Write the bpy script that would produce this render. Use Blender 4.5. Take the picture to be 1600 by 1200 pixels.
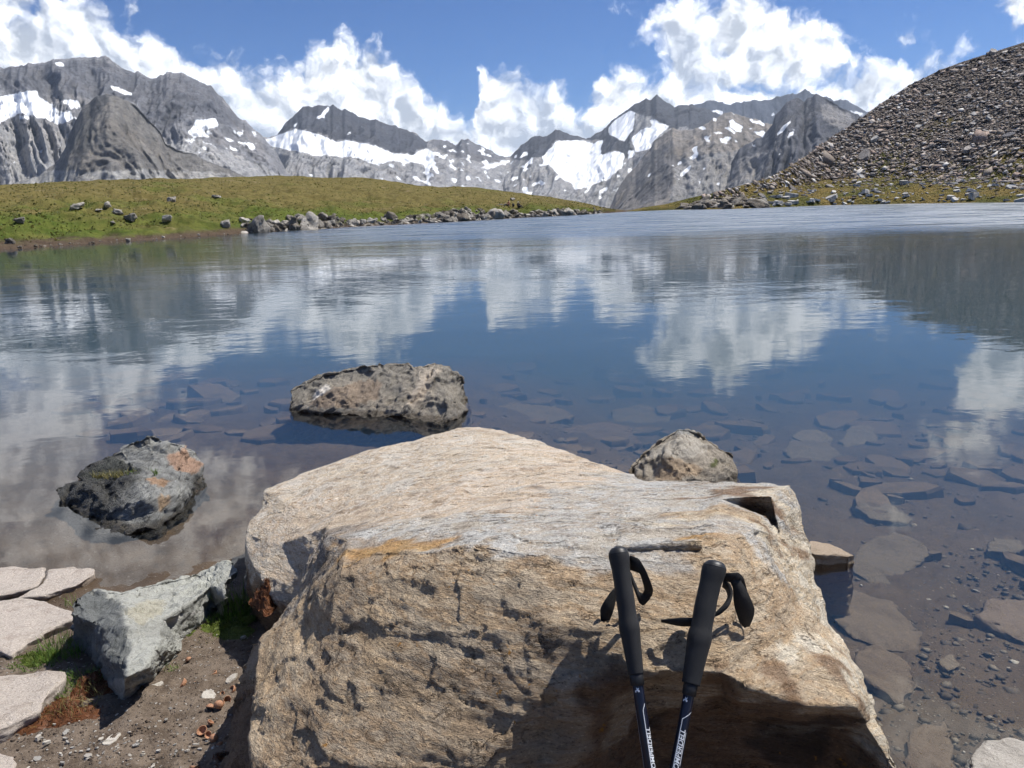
import bpy, math, random
import numpy as np
from mathutils import Vector, Matrix

# ------------------------------------------------------------------ camera, sky, sun, exposure
for o in list(bpy.data.objects):
    bpy.data.objects.remove(o)
scene = bpy.context.scene
COL = scene.collection
rad = math.radians

CAM = np.array((0.0, 0.0, 1.70))          # eye 1.7 m above the lake
FPX = 1200.0                              # focal length in pixels of a 1600 px wide frame
PITCH, ROLL = rad(13.2), rad(1.55)
_F = np.array((0, math.cos(PITCH), -math.sin(PITCH)))
_u0 = np.array((0, math.sin(PITCH), math.cos(PITCH)))
_r0 = np.array((1.0, 0, 0))
_U = math.cos(ROLL) * _u0 + math.sin(ROLL) * _r0
_R = math.cos(ROLL) * _r0 - math.sin(ROLL) * _u0
cam_data = bpy.data.cameras.new('camera')
cam_data.sensor_width = 36.0
cam_data.lens = 36.0 * FPX / 1600.0
cam_data.clip_start = 0.05
cam_data.clip_end = 40000.0
cam = bpy.data.objects.new('camera', cam_data)
COL.objects.link(cam)
cam.matrix_world = Matrix(((_R[0], _U[0], -_F[0], CAM[0]), (_R[1], _U[1], -_F[1], CAM[1]),
                           (_R[2], _U[2], -_F[2], CAM[2]), (0, 0, 0, 1)))
scene.camera = cam

SUN_AZ, SUN_EL = rad(64.0), rad(60.0)     # azimuth right of the view direction, elevation
SUN_DIR = np.array((math.sin(SUN_AZ) * math.cos(SUN_EL), math.cos(SUN_AZ) * math.cos(SUN_EL), math.sin(SUN_EL)))
sun_data = bpy.data.lights.new('sun', 'SUN')
sun_data.energy = 5.0
sun_data.angle = rad(0.53)
sun_data.color = (1.0, 0.965, 0.905)
sun = bpy.data.objects.new('sun', sun_data)
COL.objects.link(sun)
sun.rotation_euler = Vector(SUN_DIR).to_track_quat('Z', 'Y').to_euler()

scene.view_settings.view_transform = 'Standard'
scene.view_settings.look = 'None'
scene.view_settings.gamma = 1.0
scene.view_settings.exposure = 0.30
scene.view_settings.use_curve_mapping = False
scene.render.engine = 'CYCLES'
scene.cycles.use_denoising = True
scene.cycles.max_bounces = 6
scene.cycles.diffuse_bounces = 2
scene.cycles.use_adaptive_sampling = True
scene.cycles.adaptive_threshold = 0.03
scene.cycles.adaptive_min_samples = 12
scene.cycles.glossy_bounces = 4
scene.cycles.transmission_bounces = 6
scene.cycles.transparent_max_bounces = 24
scene.cycles.volume_bounces = 0
scene.cycles.sample_clamp_indirect = 6.0
scene.cycles.caustics_reflective = False
scene.cycles.caustics_refractive = False


class NT:
    """small helper for building node trees"""
    def __init__(self, tree):
        self.t = tree
        for n in list(tree.nodes):
            tree.nodes.remove(n)

    def n(self, typ, **kw):
        nd = self.t.nodes.new(typ)
        for k, v in kw.items():
            setattr(nd, k, v)
        return nd

    def link(self, a, b):
        self.t.links.new(a, b)

    def put(self, sock, v):
        if hasattr(v, 'is_linked') or isinstance(v, bpy.types.NodeSocket):
            self.t.links.new(v, sock)
        elif v is not None:
            sock.default_value = v

    def math(self, op, a, b=None, c=None, clamp=False):
        nd = self.n('ShaderNodeMath', operation=op, use_clamp=clamp)
        for i, v in enumerate((a, b, c)):
            if v is not None:
                self.put(nd.inputs[i], v)
        return nd.outputs[0]

    def vmath(self, op, a, b=None, s=None):
        nd = self.n('ShaderNodeVectorMath', operation=op)
        self.put(nd.inputs[0], a)
        if b is not None:
            self.put(nd.inputs[1], b)
        if s is not None:
            self.put(nd.inputs[3], s)
        return nd.outputs[1] if op in ('DOT_PRODUCT', 'LENGTH', 'DISTANCE') else nd.outputs[0]

    def comb(self, x=0.0, y=0.0, z=0.0):
        nd = self.n('ShaderNodeCombineXYZ')
        for i, v in enumerate((x, y, z)):
            self.put(nd.inputs[i], v)
        return nd.outputs[0]

    def sep(self, v):
        nd = self.n('ShaderNodeSeparateXYZ')
        self.put(nd.inputs[0], v)
        return nd.outputs

    def noise(self, vec, scale=1.0, detail=4.0, rough=0.55, dist=0.0, typ='FBM', out=0, lac=2.0, dim='3D'):
        nd = self.n('ShaderNodeTexNoise', noise_type=typ, noise_dimensions=dim)
        self.put(nd.inputs['Vector'], vec)
        nd.inputs['Scale'].default_value = scale
        nd.inputs['Detail'].default_value = detail
        nd.inputs['Roughness'].default_value = rough
        nd.inputs['Lacunarity'].default_value = lac
        nd.inputs['Distortion'].default_value = dist
        return nd.outputs[out]

    def vor(self, vec, scale=1.0, feature='F1', detail=0.0, rough=0.5, out=0, rnd=1.0, dim='3D'):
        nd = self.n('ShaderNodeTexVoronoi', feature=feature, voronoi_dimensions=dim)
        self.put(nd.inputs['Vector'], vec)
        nd.inputs['Scale'].default_value = scale
        if 'Detail' in nd.inputs:
            nd.inputs['Detail'].default_value = detail
            nd.inputs['Roughness'].default_value = rough
        nd.inputs['Randomness'].default_value = rnd
        return nd.outputs[out]

    def ramp(self, fac, stops, interp='LINEAR'):
        nd = self.n('ShaderNodeValToRGB')
        cr = nd.color_ramp
        cr.interpolation = interp
        while len(cr.elements) < len(stops):
            cr.elements.new(0.5)
        for e, (p, c) in zip(cr.elements, stops):
            e.position = p
            e.color = tuple(c) + (1.0,) if len(c) == 3 else c
        self.put(nd.inputs[0], fac)
        return nd.outputs[0]

    def maprange(self, v, a, b, c=0.0, d=1.0, smooth=True):
        nd = self.n('ShaderNodeMapRange', interpolation_type='SMOOTHSTEP' if smooth else 'LINEAR')
        self.put(nd.inputs[0], v)
        for i, x in enumerate((a, b, c, d)):
            self.put(nd.inputs[i + 1], x)
        return nd.outputs[0]

    def mix(self, fac, a, b, mode='MIX'):
        nd = self.n('ShaderNodeMix', data_type='RGBA', blend_type=mode)
        self.put(nd.inputs[0], fac)
        for i, v in ((6, a), (7, b)):
            if isinstance(v, (tuple, list)):
                v = tuple(v) + (1.0,) if len(v) == 3 else v
            self.put(nd.inputs[i], v)
        return nd.outputs[2]

    def bump(self, h, strength=0.5, dist=0.02, normal=None):
        nd = self.n('ShaderNodeBump')
        nd.inputs['Strength'].default_value = strength
        nd.inputs['Distance'].default_value = dist
        self.put(nd.inputs['Height'], h)
        if normal is not None:
            self.put(nd.inputs['Normal'], normal)
        return nd.outputs[0]


def ray(px, py):
    return _F + ((px - 800.0) / FPX) * _R + ((600.0 - py) / FPX) * _U


def at_y(px, py, Y):
    """point seen at a pixel of the photograph, standing Y metres ahead"""
    v = ray(px, py)
    return CAM + v * (Y / v[1])


def at_z(px, py, z):
    v = ray(px, py)
    return CAM + v * ((z - CAM[2]) / v[2])


def azel(px, py):
    v = ray(px, py)
    return math.degrees(math.atan2(v[0], v[1])), math.degrees(math.atan2(v[2], math.hypot(v[0], v[1])))


def project(P):
    """world points -> pixels of the 1600x1200 photograph"""
    d = np.asarray(P) - CAM
    z = d @ _F
    return 800 + FPX * (d @ _R) / z, 600 - FPX * (d @ _U) / z


# ---- world: physical sky with cumulus laid out by compass direction and elevation
world = bpy.data.worlds.new('World')
scene.world = world
world.use_nodes = True
w = NT(world.node_tree)
sky = w.n('ShaderNodeTexSky', sky_type='NISHITA')
sky.sun_disc = False
sky.sun_elevation = SUN_EL
sky.sun_rotation = SUN_AZ
sky.altitude = 2600.0
sky.air_density = 1.0
sky.dust_density = 0.35
sky.ozone_density = 2.2
SKY_STRENGTH = 0.12
tc = w.n('ShaderNodeTexCoord')
D = w.vmath('NORMALIZE', tc.outputs['Generated'])
dx, dy, dz = w.sep(D)
az = w.math('MULTIPLY', w.math('ARCTAN2', dx, dy), 180 / math.pi)
el = w.math('MULTIPLY', w.math('ARCSINE', dz), 180 / math.pi)
P0 = w.comb(az, el, 0.0)
# domain warp: large rolls and small puffs
wn = w.n('ShaderNodeTexNoise', noise_dimensions='2D')
wn.inputs['Scale'].default_value = 0.30
wn.inputs['Detail'].default_value = 6.0
wn.inputs['Roughness'].default_value = 0.62
w.link(P0, wn.inputs['Vector'])
warp = w.vmath('SUBTRACT', wn.outputs['Color'], (0.5, 0.5, 0.5))
Pw = w.vmath('ADD', P0, w.vmath('MULTIPLY', warp, (2.4, 1.9, 0.0)))


def billow(vec):
    a = w.vor(vec, 0.42, 'F1', detail=3.0, rough=0.52, dim='2D')
    return w.math('SUBTRACT', 1.0, a)


SH = (0.50, 0.62, 0.0)
b0 = billow(Pw)
b1 = billow(w.vmath('ADD', Pw, SH))
fine = w.noise(Pw, 1.3, 5.0, 0.6, dim='2D')
pwx, pwy, _ = w.sep(Pw)
# top of the cloud bank, per azimuth
bank = [(-260, 60), (-120, 40), (0, 25), (40, 18), (70, -25), (130, -25), (165, 15), (200, 48), (240, 58), (300, 88), (345, 92),
        (400, 112), (440, 108), (475, 84), (530, 58), (570, 64), (600, 72), (625, 108), (660, 148), (700, 162),
        (728, 188), (741, 175), (752, 92), (790, 112), (830, 130), (880, 132), (905, 158), (918, 168), (935, 128), (960, 112),
        (1000, 110), (1100, 118), (1300, 118), (1335, 92), (1370, 84), (1410, 92), (1470, 98), (1560, 110),
        (1700, 120), (1860, 60)]
AZ0, AZ1, EL1 = -46.0, 46.0, 20.0
fc = w.n('ShaderNodeFloatCurve')
w.put(fc.inputs['Value'], w.maprange(pwx, AZ0, AZ1, 0.0, 1.0, smooth=False))
crv = fc.mapping.curves[0]
pts = sorted(((azel(x, y)[0] - AZ0) / (AZ1 - AZ0), max(0.0, azel(x, y)[1]) / EL1) for x, y in bank)
crv.points[0].location = (0.0, pts[0][1])
crv.points[1].location = (1.0, pts[-1][1])
for p in pts:
    if 0.005 < p[0] < 0.995:
        q = crv.points.new(*p)
        q.handle_type = 'VECTOR'
fc.mapping.update()
top = w.math('MULTIPLY', fc.outputs[0], EL1)
inside = w.math('SUBTRACT', w.math('ADD', top, 0.55), pwy)      # degrees below the bank's top


def blob(px, py, rx, ry, gain=1.0):
    """a cumulus heap by direction; rx, ry in photograph pixels"""
    a0, e0 = azel(px, py)
    s = 1200 / 57.3 * 1.05
    q = w.vmath('MULTIPLY', w.vmath('SUBTRACT', Pw, (a0, e0, 0)), (s / rx, s / ry, 0))
    return w.math('MULTIPLY', w.math('SUBTRACT', 1.0, w.vmath('LENGTH', q)), gain * ry / s)


heaps = [(1075, 75, 62, 88), (1140, 45, 50, 70), (1190, 80, 95, 75), (1250, 90, 70, 62), (1035, 40, 34, 32), (1290, 75, 30, 45),
         (1130, 120, 110, 50), (995, 8, 20, 14), (1420, 60, 28, 24), (1518, 72, 18, 18), (208, 28, 16, 34),
         # higher heaps, seen in the lake
         (90, -225, 250, 85), (-60, -340, 220, 120), (420, -235, 150, 60), (300, -330, 220, 60), (-60, -60, 90, 110),
         (1640, -40, 60, 90), (1600, -150, 60, 50), (1515, -330, 30, 40), (520, -420, 160, 40), (-200, -120, 160, 120)]
cov = inside
for h in heaps:
    nd = w.n('ShaderNodeMath', operation='SMOOTH_MAX')
    w.put(nd.inputs[0], cov)
    w.put(nd.inputs[1], blob(*h))
    nd.inputs[2].default_value = 0.25
    cov = nd.outputs[0]
# the rest of the sky goes on with scattered cumulus of the same kind
far = w.maprange(w.math('ABSOLUTE', az), 44.0, 60.0)
up = w.maprange(el, 24.0, 34.0)
away = w.math('MAXIMUM', far, up)
scat = w.math('MULTIPLY', w.math('SUBTRACT', w.noise(w.vmath('MULTIPLY', D, (1, 1, 1.6)), 3.2, 4.0, 0.55), 0.56), 22.0)
cov = w.math('ADD', w.math('MULTIPLY', cov, w.math('SUBTRACT', 1.0, away)), w.math('MULTIPLY', scat, away))
dens = w.math('ADD', cov, w.math('ADD', w.math('MULTIPLY', w.math('SUBTRACT', b0, 0.62), 1.5),
                                 w.math('MULTIPLY', w.math('SUBTRACT', fine, 0.5), 1.6)))
alpha = w.maprange(dens, -0.6, 1.15)
thin = w.maprange(w.noise(P0, 0.12, 3.0, 0.5, dim='2D'), 0.35, 0.65, 0.86, 1.0)
alpha = w.math('MULTIPLY', alpha, thin)
# sunlit side of the puffs and thicker, greyer bellies
lit = w.math('MULTIPLY', w.math('SUBTRACT', b0, b1), 1.25)
body = w.maprange(w.noise(w.vmath('ADD', Pw, (0, 1.2, 0)), 0.23, 4.0, 0.55, dim='2D'), 0.38, 0.66)
shade = w.math('ADD', w.math('ADD', 0.34, lit), w.math('MULTIPLY', body, 0.36))
edge = w.maprange(dens, 0.2, 2.2, 0.16, 0.0)
shade = w.math('ADD', shade, edge, clamp=True)
K = 1.0 / SKY_STRENGTH
ccol = w.mix(shade, tuple(c * K for c in (0.48, 0.53, 0.61)), tuple(c * K for c in (1.38, 1.40, 1.43)))
skyc = w.mix(1.0, sky.outputs[0], (0.25, 0.455, 0.72), 'MULTIPLY')
final = w.mix(alpha, skyc, ccol)
bg = w.n('ShaderNodeBackground')
w.link(final, bg.inputs['Color'])
bg.inputs['Strength'].default_value = SKY_STRENGTH
world.cycles.sampling_method = 'MANUAL'
world.cycles.sample_map_resolution = 256
wo = w.n('ShaderNodeOutputWorld')
w.link(bg.outputs[0], wo.inputs['Surface'])

# ------------------------------------------------------------------ helpers: noise, meshes, tags
_rs = np.random.RandomState(7)
_perm = np.concatenate([_rs.permutation(256)] * 3).astype(np.int32)
_g = _rs.normal(size=(256, 3))
_g /= np.linalg.norm(_g, axis=1)[:, None]


def perlin(P):
    P = np.asarray(P, dtype=np.float64)
    i = np.floor(P).astype(np.int64)
    f = P - i
    i = (i & 255).astype(np.int32)
    u = f * f * f * (f * (f * 6 - 15) + 10)
    out = 0.0
    for cx in (0, 1):
        wx = u[:, 0] if cx else 1 - u[:, 0]
        a = _perm[i[:, 0] + cx]
        for cy in (0, 1):
            wy = u[:, 1] if cy else 1 - u[:, 1]
            b = _perm[a + i[:, 1] + cy]
            for cz in (0, 1):
                wz = u[:, 2] if cz else 1 - u[:, 2]
                g = _g[_perm[b + i[:, 2] + cz]]
                out = out + wx * wy * wz * (g[:, 0] * (f[:, 0] - cx) + g[:, 1] * (f[:, 1] - cy) + g[:, 2] * (f[:, 2] - cz))
    return out * 1.5


def fbm(P, octv=5, gain=0.5, lac=2.03, off=0.0):
    P = np.asarray(P, dtype=np.float64) + off
    s, a = 0.0, 1.0
    for _ in range(octv):
        s = s + a * perlin(P)
        P = P * lac + 13.7
        a *= gain
    return s


def ridged(P, octv=5, gain=0.55, lac=2.07, off=0.0):
    P = np.asarray(P, dtype=np.float64) + off
    s, a, n = 0.0, 1.0, 0.0
    for _ in range(octv):
        s = s + a * (1 - np.abs(perlin(P)) * 1.6)
        n += a
        P = P * lac + 7.3
        a *= gain
    return s / n


def sstep(x, a, b):
    t = np.clip((np.asarray(x, dtype=float) - a) / (b - a), 0, 1)
    return t * t * (3 - 2 * t)


def in_poly(x, y, poly):
    x, y = np.asarray(x), np.asarray(y)
    r = np.zeros(x.shape, bool)
    n = len(poly)
    for k in range(n):
        x1, y1 = poly[k]
        x2, y2 = poly[(k + 1) % n]
        c = ((y1 > y) != (y2 > y)) & (x < (x2 - x1) * (y - y1) / ((y2 - y1) or 1e-9) + x1)
        r ^= c
    return r


def make_mesh(name, V, Fs, smooth=True, cols=None, attrs=None):
    V = np.asarray(V, dtype=np.float32)
    me = bpy.data.meshes.new(name)
    if isinstance(Fs, np.ndarray):
        k = Fs.shape[1]
        me.vertices.add(len(V))
        me.vertices.foreach_set('co', V.ravel())
        me.loops.add(Fs.size)
        me.loops.foreach_set('vertex_index', Fs.astype(np.int32).ravel())
        me.polygons.add(len(Fs))
        me.polygons.foreach_set('loop_start', np.arange(0, Fs.size, k, dtype=np.int32))
        me.update(calc_edges=True)
    else:
        me.from_pydata([tuple(map(float, v)) for v in V], [], [tuple(map(int, f)) for f in Fs])
    if smooth:
        me.polygons.foreach_set('use_smooth', np.ones(len(me.polygons), dtype=bool))
    if cols is not None:
        c = np.ones((len(V), 4), dtype=np.float32)
        c[:, :3] = cols
        a = me.color_attributes.new('col', 'FLOAT_COLOR', 'POINT')
        a.data.foreach_set('color', c.ravel())
    for k, v in (attrs or {}).items():
        a = me.attributes.new(k, 'FLOAT', 'POINT')
        a.data.foreach_set('value', np.asarray(v, dtype=np.float32))
    me.validate()
    return me


def link(name, me, mat=None, parent=None, loc=None, rot=None):
    o = bpy.data.objects.new(name, me)
    COL.objects.link(o)
    if mat is not None and me is not None and not me.materials:
        me.materials.append(mat)
    if parent is not None:
        o.parent = parent
    if loc is not None:
        o.location = tuple(map(float, loc))
    if rot is not None:
        o.rotation_euler = rot
    return o


def tag(o, label=None, cat=None, group=None, kind=None):
    kind = kind or ('thing' if cat else None)
    for k, v in (('label', label), ('category', cat), ('group', group), ('kind', kind)):
        if v:
            o[k] = v
    return o


def vnormals(V, T):
    fn = np.cross(V[T[:, 1]] - V[T[:, 0]], V[T[:, 2]] - V[T[:, 0]])
    ii = T.ravel('F')
    N = np.stack([np.bincount(ii, np.tile(fn[:, c], 3), len(V)) for c in range(3)], 1)
    return N / (np.linalg.norm(N, axis=1)[:, None] + 1e-12)


def refine(V, T, A, L, iters=12):
    """split every triangle edge longer than L(point) until none is left; A = per-vertex attributes"""
    for _ in range(iters):
        E = np.stack([T[:, [0, 1]], T[:, [1, 2]], T[:, [2, 0]]], 1)
        Es = np.sort(E.reshape(-1, 2), 1)
        key, inv = np.unique(Es[:, 0].astype(np.int64) * len(V) + Es[:, 1], return_inverse=True)
        ue = np.stack([key // len(V), key % len(V)], 1)
        inv = inv.reshape(-1, 3)
        ln = np.linalg.norm(V[ue[:, 0]] - V[ue[:, 1]], axis=1)
        mid = (V[ue[:, 0]] + V[ue[:, 1]]) / 2
        lim = L(mid) if callable(L) else L
        mark = ln > lim
        if not mark.any():
            break
        # always include the longest edge of a triangle that has any marked edge
        tm = mark[inv]
        lon = np.argmax(ln[inv], axis=1)
        anym = tm.any(1)
        mark[inv[np.arange(len(T))[anym], lon[anym]]] = True
        idx = np.full(len(ue), -1)
        idx[mark] = len(V) + np.arange(mark.sum())
        V = np.concatenate([V, mid[mark]])
        A = np.concatenate([A, (A[ue[mark, 0]] + A[ue[mark, 1]]) / 2])
        m = idx[inv]
        k = (m >= 0).sum(1)
        out = [T[k == 0]]
        t3, m3 = T[k == 3], m[k == 3]
        if len(t3):
            a, b, c = t3.T
            ab, bc, ca = m3.T
            out += [np.stack(q, 1) for q in ((a, ab, ca), (ab, b, bc), (ca, bc, c), (ab, bc, ca))]
        t1, m1 = T[k == 1], m[k == 1]
        if len(t1):
            r = np.argmax(m1 >= 0, axis=1)
            ii = np.arange(len(t1))
            a, b, c = t1[ii, r], t1[ii, (r + 1) % 3], t1[ii, (r + 2) % 3]
            q = m1[ii, r]
            out += [np.stack((a, q, c), 1), np.stack((q, b, c), 1)]
        t2, m2 = T[k == 2], m[k == 2]
        if len(t2):
            r = np.argmax(m2 < 0, axis=1)
            ii = np.arange(len(t2))
            a, b, c = t2[ii, r], t2[ii, (r + 1) % 3], t2[ii, (r + 2) % 3]
            bc, ca = m2[ii, (r + 1) % 3], m2[ii, (r + 2) % 3]
            out += [np.stack((c, ca, bc), 1), np.stack((a, b, bc), 1), np.stack((a, bc, ca), 1)]
        T = np.concatenate(out)
    return V, T, A


def relax(V, T, k=1, lam=0.5):
    for _ in range(k):
        a = np.concatenate([T[:, 0], T[:, 1], T[:, 1], T[:, 2], T[:, 2], T[:, 0]])
        b = np.concatenate([T[:, 1], T[:, 0], T[:, 2], T[:, 1], T[:, 0], T[:, 2]])
        S = np.stack([np.bincount(a, V[b, c], len(V)) for c in range(V.shape[1])], 1)
        n = np.bincount(a, minlength=len(V)).astype(float)
        V = V + lam * (S / n[:, None] - V)
    return V


def strata(P, nrm, k, warp=0.35, off=0.0):
    """ledges along a foliation: 1-D layered noise across the layers, broken up along them"""
    n = np.asarray(nrm, float)
    n /= np.linalg.norm(n)
    s = P @ n
    al = P - s[:, None] * n
    s = s * k + warp * fbm(P * k * 0.16 + off, 3)
    q = np.stack([s, 0.12 * k * al[:, 0] + off, 0.12 * k * (al[:, 1] + al[:, 2])], 1)
    a = perlin(q) + 0.5 * perlin(q * (2.3, 2.0, 2.0) + 5.1) + 0.3 * perlin(q * (5.1, 3.5, 3.5) + 9.2)
    return a


def ledges(P, nrm, k, brk=0.35, off=0.0, warp=0.5):
    """sharp broken sheets: one random offset per layer and block"""
    n = np.asarray(nrm, float)
    n /= np.linalg.norm(n)
    a = np.cross(n, (0.31, 0.9, 0.2))
    a /= np.linalg.norm(a)
    b = np.cross(n, a)
    W = np.stack([fbm(P * k * 0.22 + off + 31 * q, 3) for q in range(3)], 1)
    s = P @ n * k + warp * W[:, 0]
    li = np.floor(s)
    u = np.floor((P @ a) * k * brk + 0.9 * W[:, 1] + li * 0.37)
    v = np.floor((P @ b) * k * brk + 0.9 * W[:, 2] + li * 0.61)
    h = np.sin(li * 12.9898 + u * 78.233 + v * 37.719 + off) * 43758.5453
    h = h - np.floor(h)
    return h * 2 - 1


def recolour(V, V0, C0, jit, seed=0.0):
    """colour of the nearest coarse vertex, looked up through a jittered position: ragged borders between kinds of rock"""
    from mathutils.kdtree import KDTree
    kd = KDTree(len(V0))
    for i, p in enumerate(V0):
        kd.insert(p, i)
    kd.balance()
    J = V + jit * np.stack([fbm(V * 5.0 + seed + 17 * k, 4, 0.6) for k in range(3)], 1)
    idx = np.array([kd.find(p)[1] for p in J])
    return C0[idx]


def tri_faces(faces):
    out = []
    for f in faces:
        for i in range(1, len(f) - 1):
            out.append((f[0], f[i], f[i + 1]))
    return np.array(out, dtype=int)


def hull_rock(points, seed=0):
    """convex hull of points -> V, T"""
    import bmesh
    bm = bmesh.new()
    for p in points:
        bm.verts.new(tuple(map(float, p)))
    r = bmesh.ops.convex_hull(bm, input=bm.verts)
    junk = [g for g in r['geom_interior'] if isinstance(g, bmesh.types.BMVert)]
    bmesh.ops.delete(bm, geom=list(set(junk)), context='VERTS')
    bmesh.ops.triangulate(bm, faces=bm.faces)
    bm.verts.index_update()
    V = np.array([v.co[:] for v in bm.verts])
    T = np.array([[v.index for v in f.verts] for f in bm.faces])
    bm.free()
    return V, T


def relief_rock(outline, inner, thick=0.5, bottom=-0.35):
    """solid rock from its outline [(px,py,Y,colour)] and inner points, each with its own distance Y;
    a rear shell stands `thick` metres behind; points flagged 'w' (waterline) run on down to z=bottom"""
    from mathutils.geometry import delaunay_2d_cdt
    no = len(outline)
    allp = list(outline) + list(inner)
    v2 = [Vector((p[0], p[1])) for p in allp]
    res = delaunay_2d_cdt(v2, [(i, (i + 1) % no) for i in range(no)], [list(range(no))], 1, 1e-4)
    vs, _, fs, orig = res[0], res[1], res[2], res[3]
    idx = [o[0] if len(o) else 0 for o in orig]
    front = [at_z(p[0], p[1], 0.0) if p[2] == 'w' else bed_point(p[0], p[1], -0.01) if p[2] == 'g' else at_y(p[0], p[1], p[2]) for p in allp]
    front = np.array(front)
    colr = np.array([p[3] for p in allp], float)
    V = [front[i] for i in range(len(allp))]
    C = [colr[i] for i in range(len(allp))]
    T = []
    for f in fs:
        q = [idx[i] for i in f]
        a, b, c = (np.array(allp[k][:2], float) for k in q[:3])
        cr = (b[0] - a[0]) * (c[1] - a[1]) - (b[1] - a[1]) * (c[0] - a[0])
        q = q if cr < 0 else q[::-1]
        for i in range(1, len(q) - 1):
            T.append((q[0], q[i], q[i + 1]))
    # outline orientation (image y down): make it run so that the skirt faces outward
    area = sum(outline[i][0] * outline[(i + 1) % no][1] - outline[(i + 1) % no][0] * outline[i][1] for i in range(no))
    ring = list(range(no)) if area > 0 else list(range(no))[::-1]
    cen = front[:no].mean(0)
    m0 = len(V)
    for k in range(no):
        p = front[k].copy()
        if outline[k][2] in ('w', 'g'):
            p[2] = bottom
            p[1] += 0.05
        else:
            v = p - CAM
            p = CAM + v * (1 + thick * (0.55 + 0.3 * ((k * 37) % 10) / 10) / np.linalg.norm(v))
            p = p + (cen + v / np.linalg.norm(v) * thick * 0.5 - p) * 0.14
        V.append(p)
        C.append(colr[k])
    for a, b in zip(ring, ring[1:] + ring[:1]):
        T += [(a, m0 + a, m0 + b), (a, m0 + b, b)]
    c2 = np.mean([V[m0 + k] for k in range(no)], axis=0)
    v = c2 - CAM
    c2 = c2 + v / np.linalg.norm(v) * thick * 0.3
    V.append(c2)
    C.append(colr.mean(0))
    z = len(V) - 1
    for a, b in zip(ring, ring[1:] + ring[:1]):
        T.append((m0 + a, z, m0 + b))
    return np.array(V), np.array(T), np.array(C)


def fix_orient(V, T):
    vol = np.einsum('ij,ij->i', V[T[:, 0]], np.cross(V[T[:, 1]], V[T[:, 2]])).sum()
    return T if vol > 0 else T[:, ::-1]


def rock_object(name, V, T, C, mat, edge, amp, fol=(0.2, -0.5, 0.85), lk=9.0, seed=0.0, round_=2, origin=None, fine=1.0):
    """refine, round, displace and link a rock; V in world coordinates"""
    T = fix_orient(V - V.mean(0), T)
    L0 = edge(V) if callable(edge) else edge
    coarse = (lambda m: edge(m) * 4.0) if callable(edge) else edge * 4.0
    V, T, C = refine(V, T, C, coarse)
    V = relax(V, T, round_, 0.4)
    V, T, C = refine(V, T, C, edge)
    N = vnormals(V, T)
    s = 1.0 / max(amp, 1e-4)
    d = 0.9 * fbm(V * 2.2 / (amp * 22) + seed, 3) + 0.55 * strata(V, fol, lk, off=seed) * 0.9
    d += 0.35 * (ridged(V * 7.0 / (amp * 22) + seed, 4) - 0.6)
    V = V + N * (amp * d)[:, None]
    N = vnormals(V, T)
    V = V + N * (amp * 0.16 * fine * (fbm(V * 26 / (amp * 22) + seed, 3) + 0.8 * strata(V, fol, lk * 5, off=seed + 3)))[:, None]
    o = np.array(origin if origin is not None else (V[:, 0].mean(), V[:, 1].mean(), max(V[:, 2].min(), -0.1)))
    me = make_mesh(name, V - o, T, True, C)
    return link(name, me, mat, loc=o)


# ------------------------------------------------------------------ materials
def new_mat(name):
    m = bpy.data.materials.new(name)
    m.use_nodes = True
    return m, NT(m.node_tree)


def finish(t, col, rough=0.8, normal=None, spec=0.3, **kw):
    b = t.n('ShaderNodeBsdfPrincipled')
    t.put(b.inputs['Base Color'], tuple(col) + (1.0,) if isinstance(col, (tuple, list)) else col)
    t.put(b.inputs['Roughness'], rough)
    b.inputs['Specular IOR Level'].default_value = spec
    if normal is not None:
        t.link(normal, b.inputs['Normal'])
    for k, v in kw.items():
        t.put(b.inputs[k], v)
    o = t.n('ShaderNodeOutputMaterial')
    t.link(b.outputs[0], o.inputs['Surface'])
    return b


def axis_vec(t, vec, nrm, along, across):
    """coordinates stretched along a foliation with normal nrm"""
    n = Vector(nrm).normalized()
    a = n.cross(Vector((0.3, 1, 0.1))).normalized()
    b = n.cross(a)
    return t.comb(t.math('MULTIPLY', t.vmath('DOT_PRODUCT', vec, tuple(n)), across),
                  t.math('MULTIPLY', t.vmath('DOT_PRODUCT', vec, tuple(a)), along),
                  t.math('MULTIPLY', t.vmath('DOT_PRODUCT', vec, tuple(b)), along))


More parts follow.
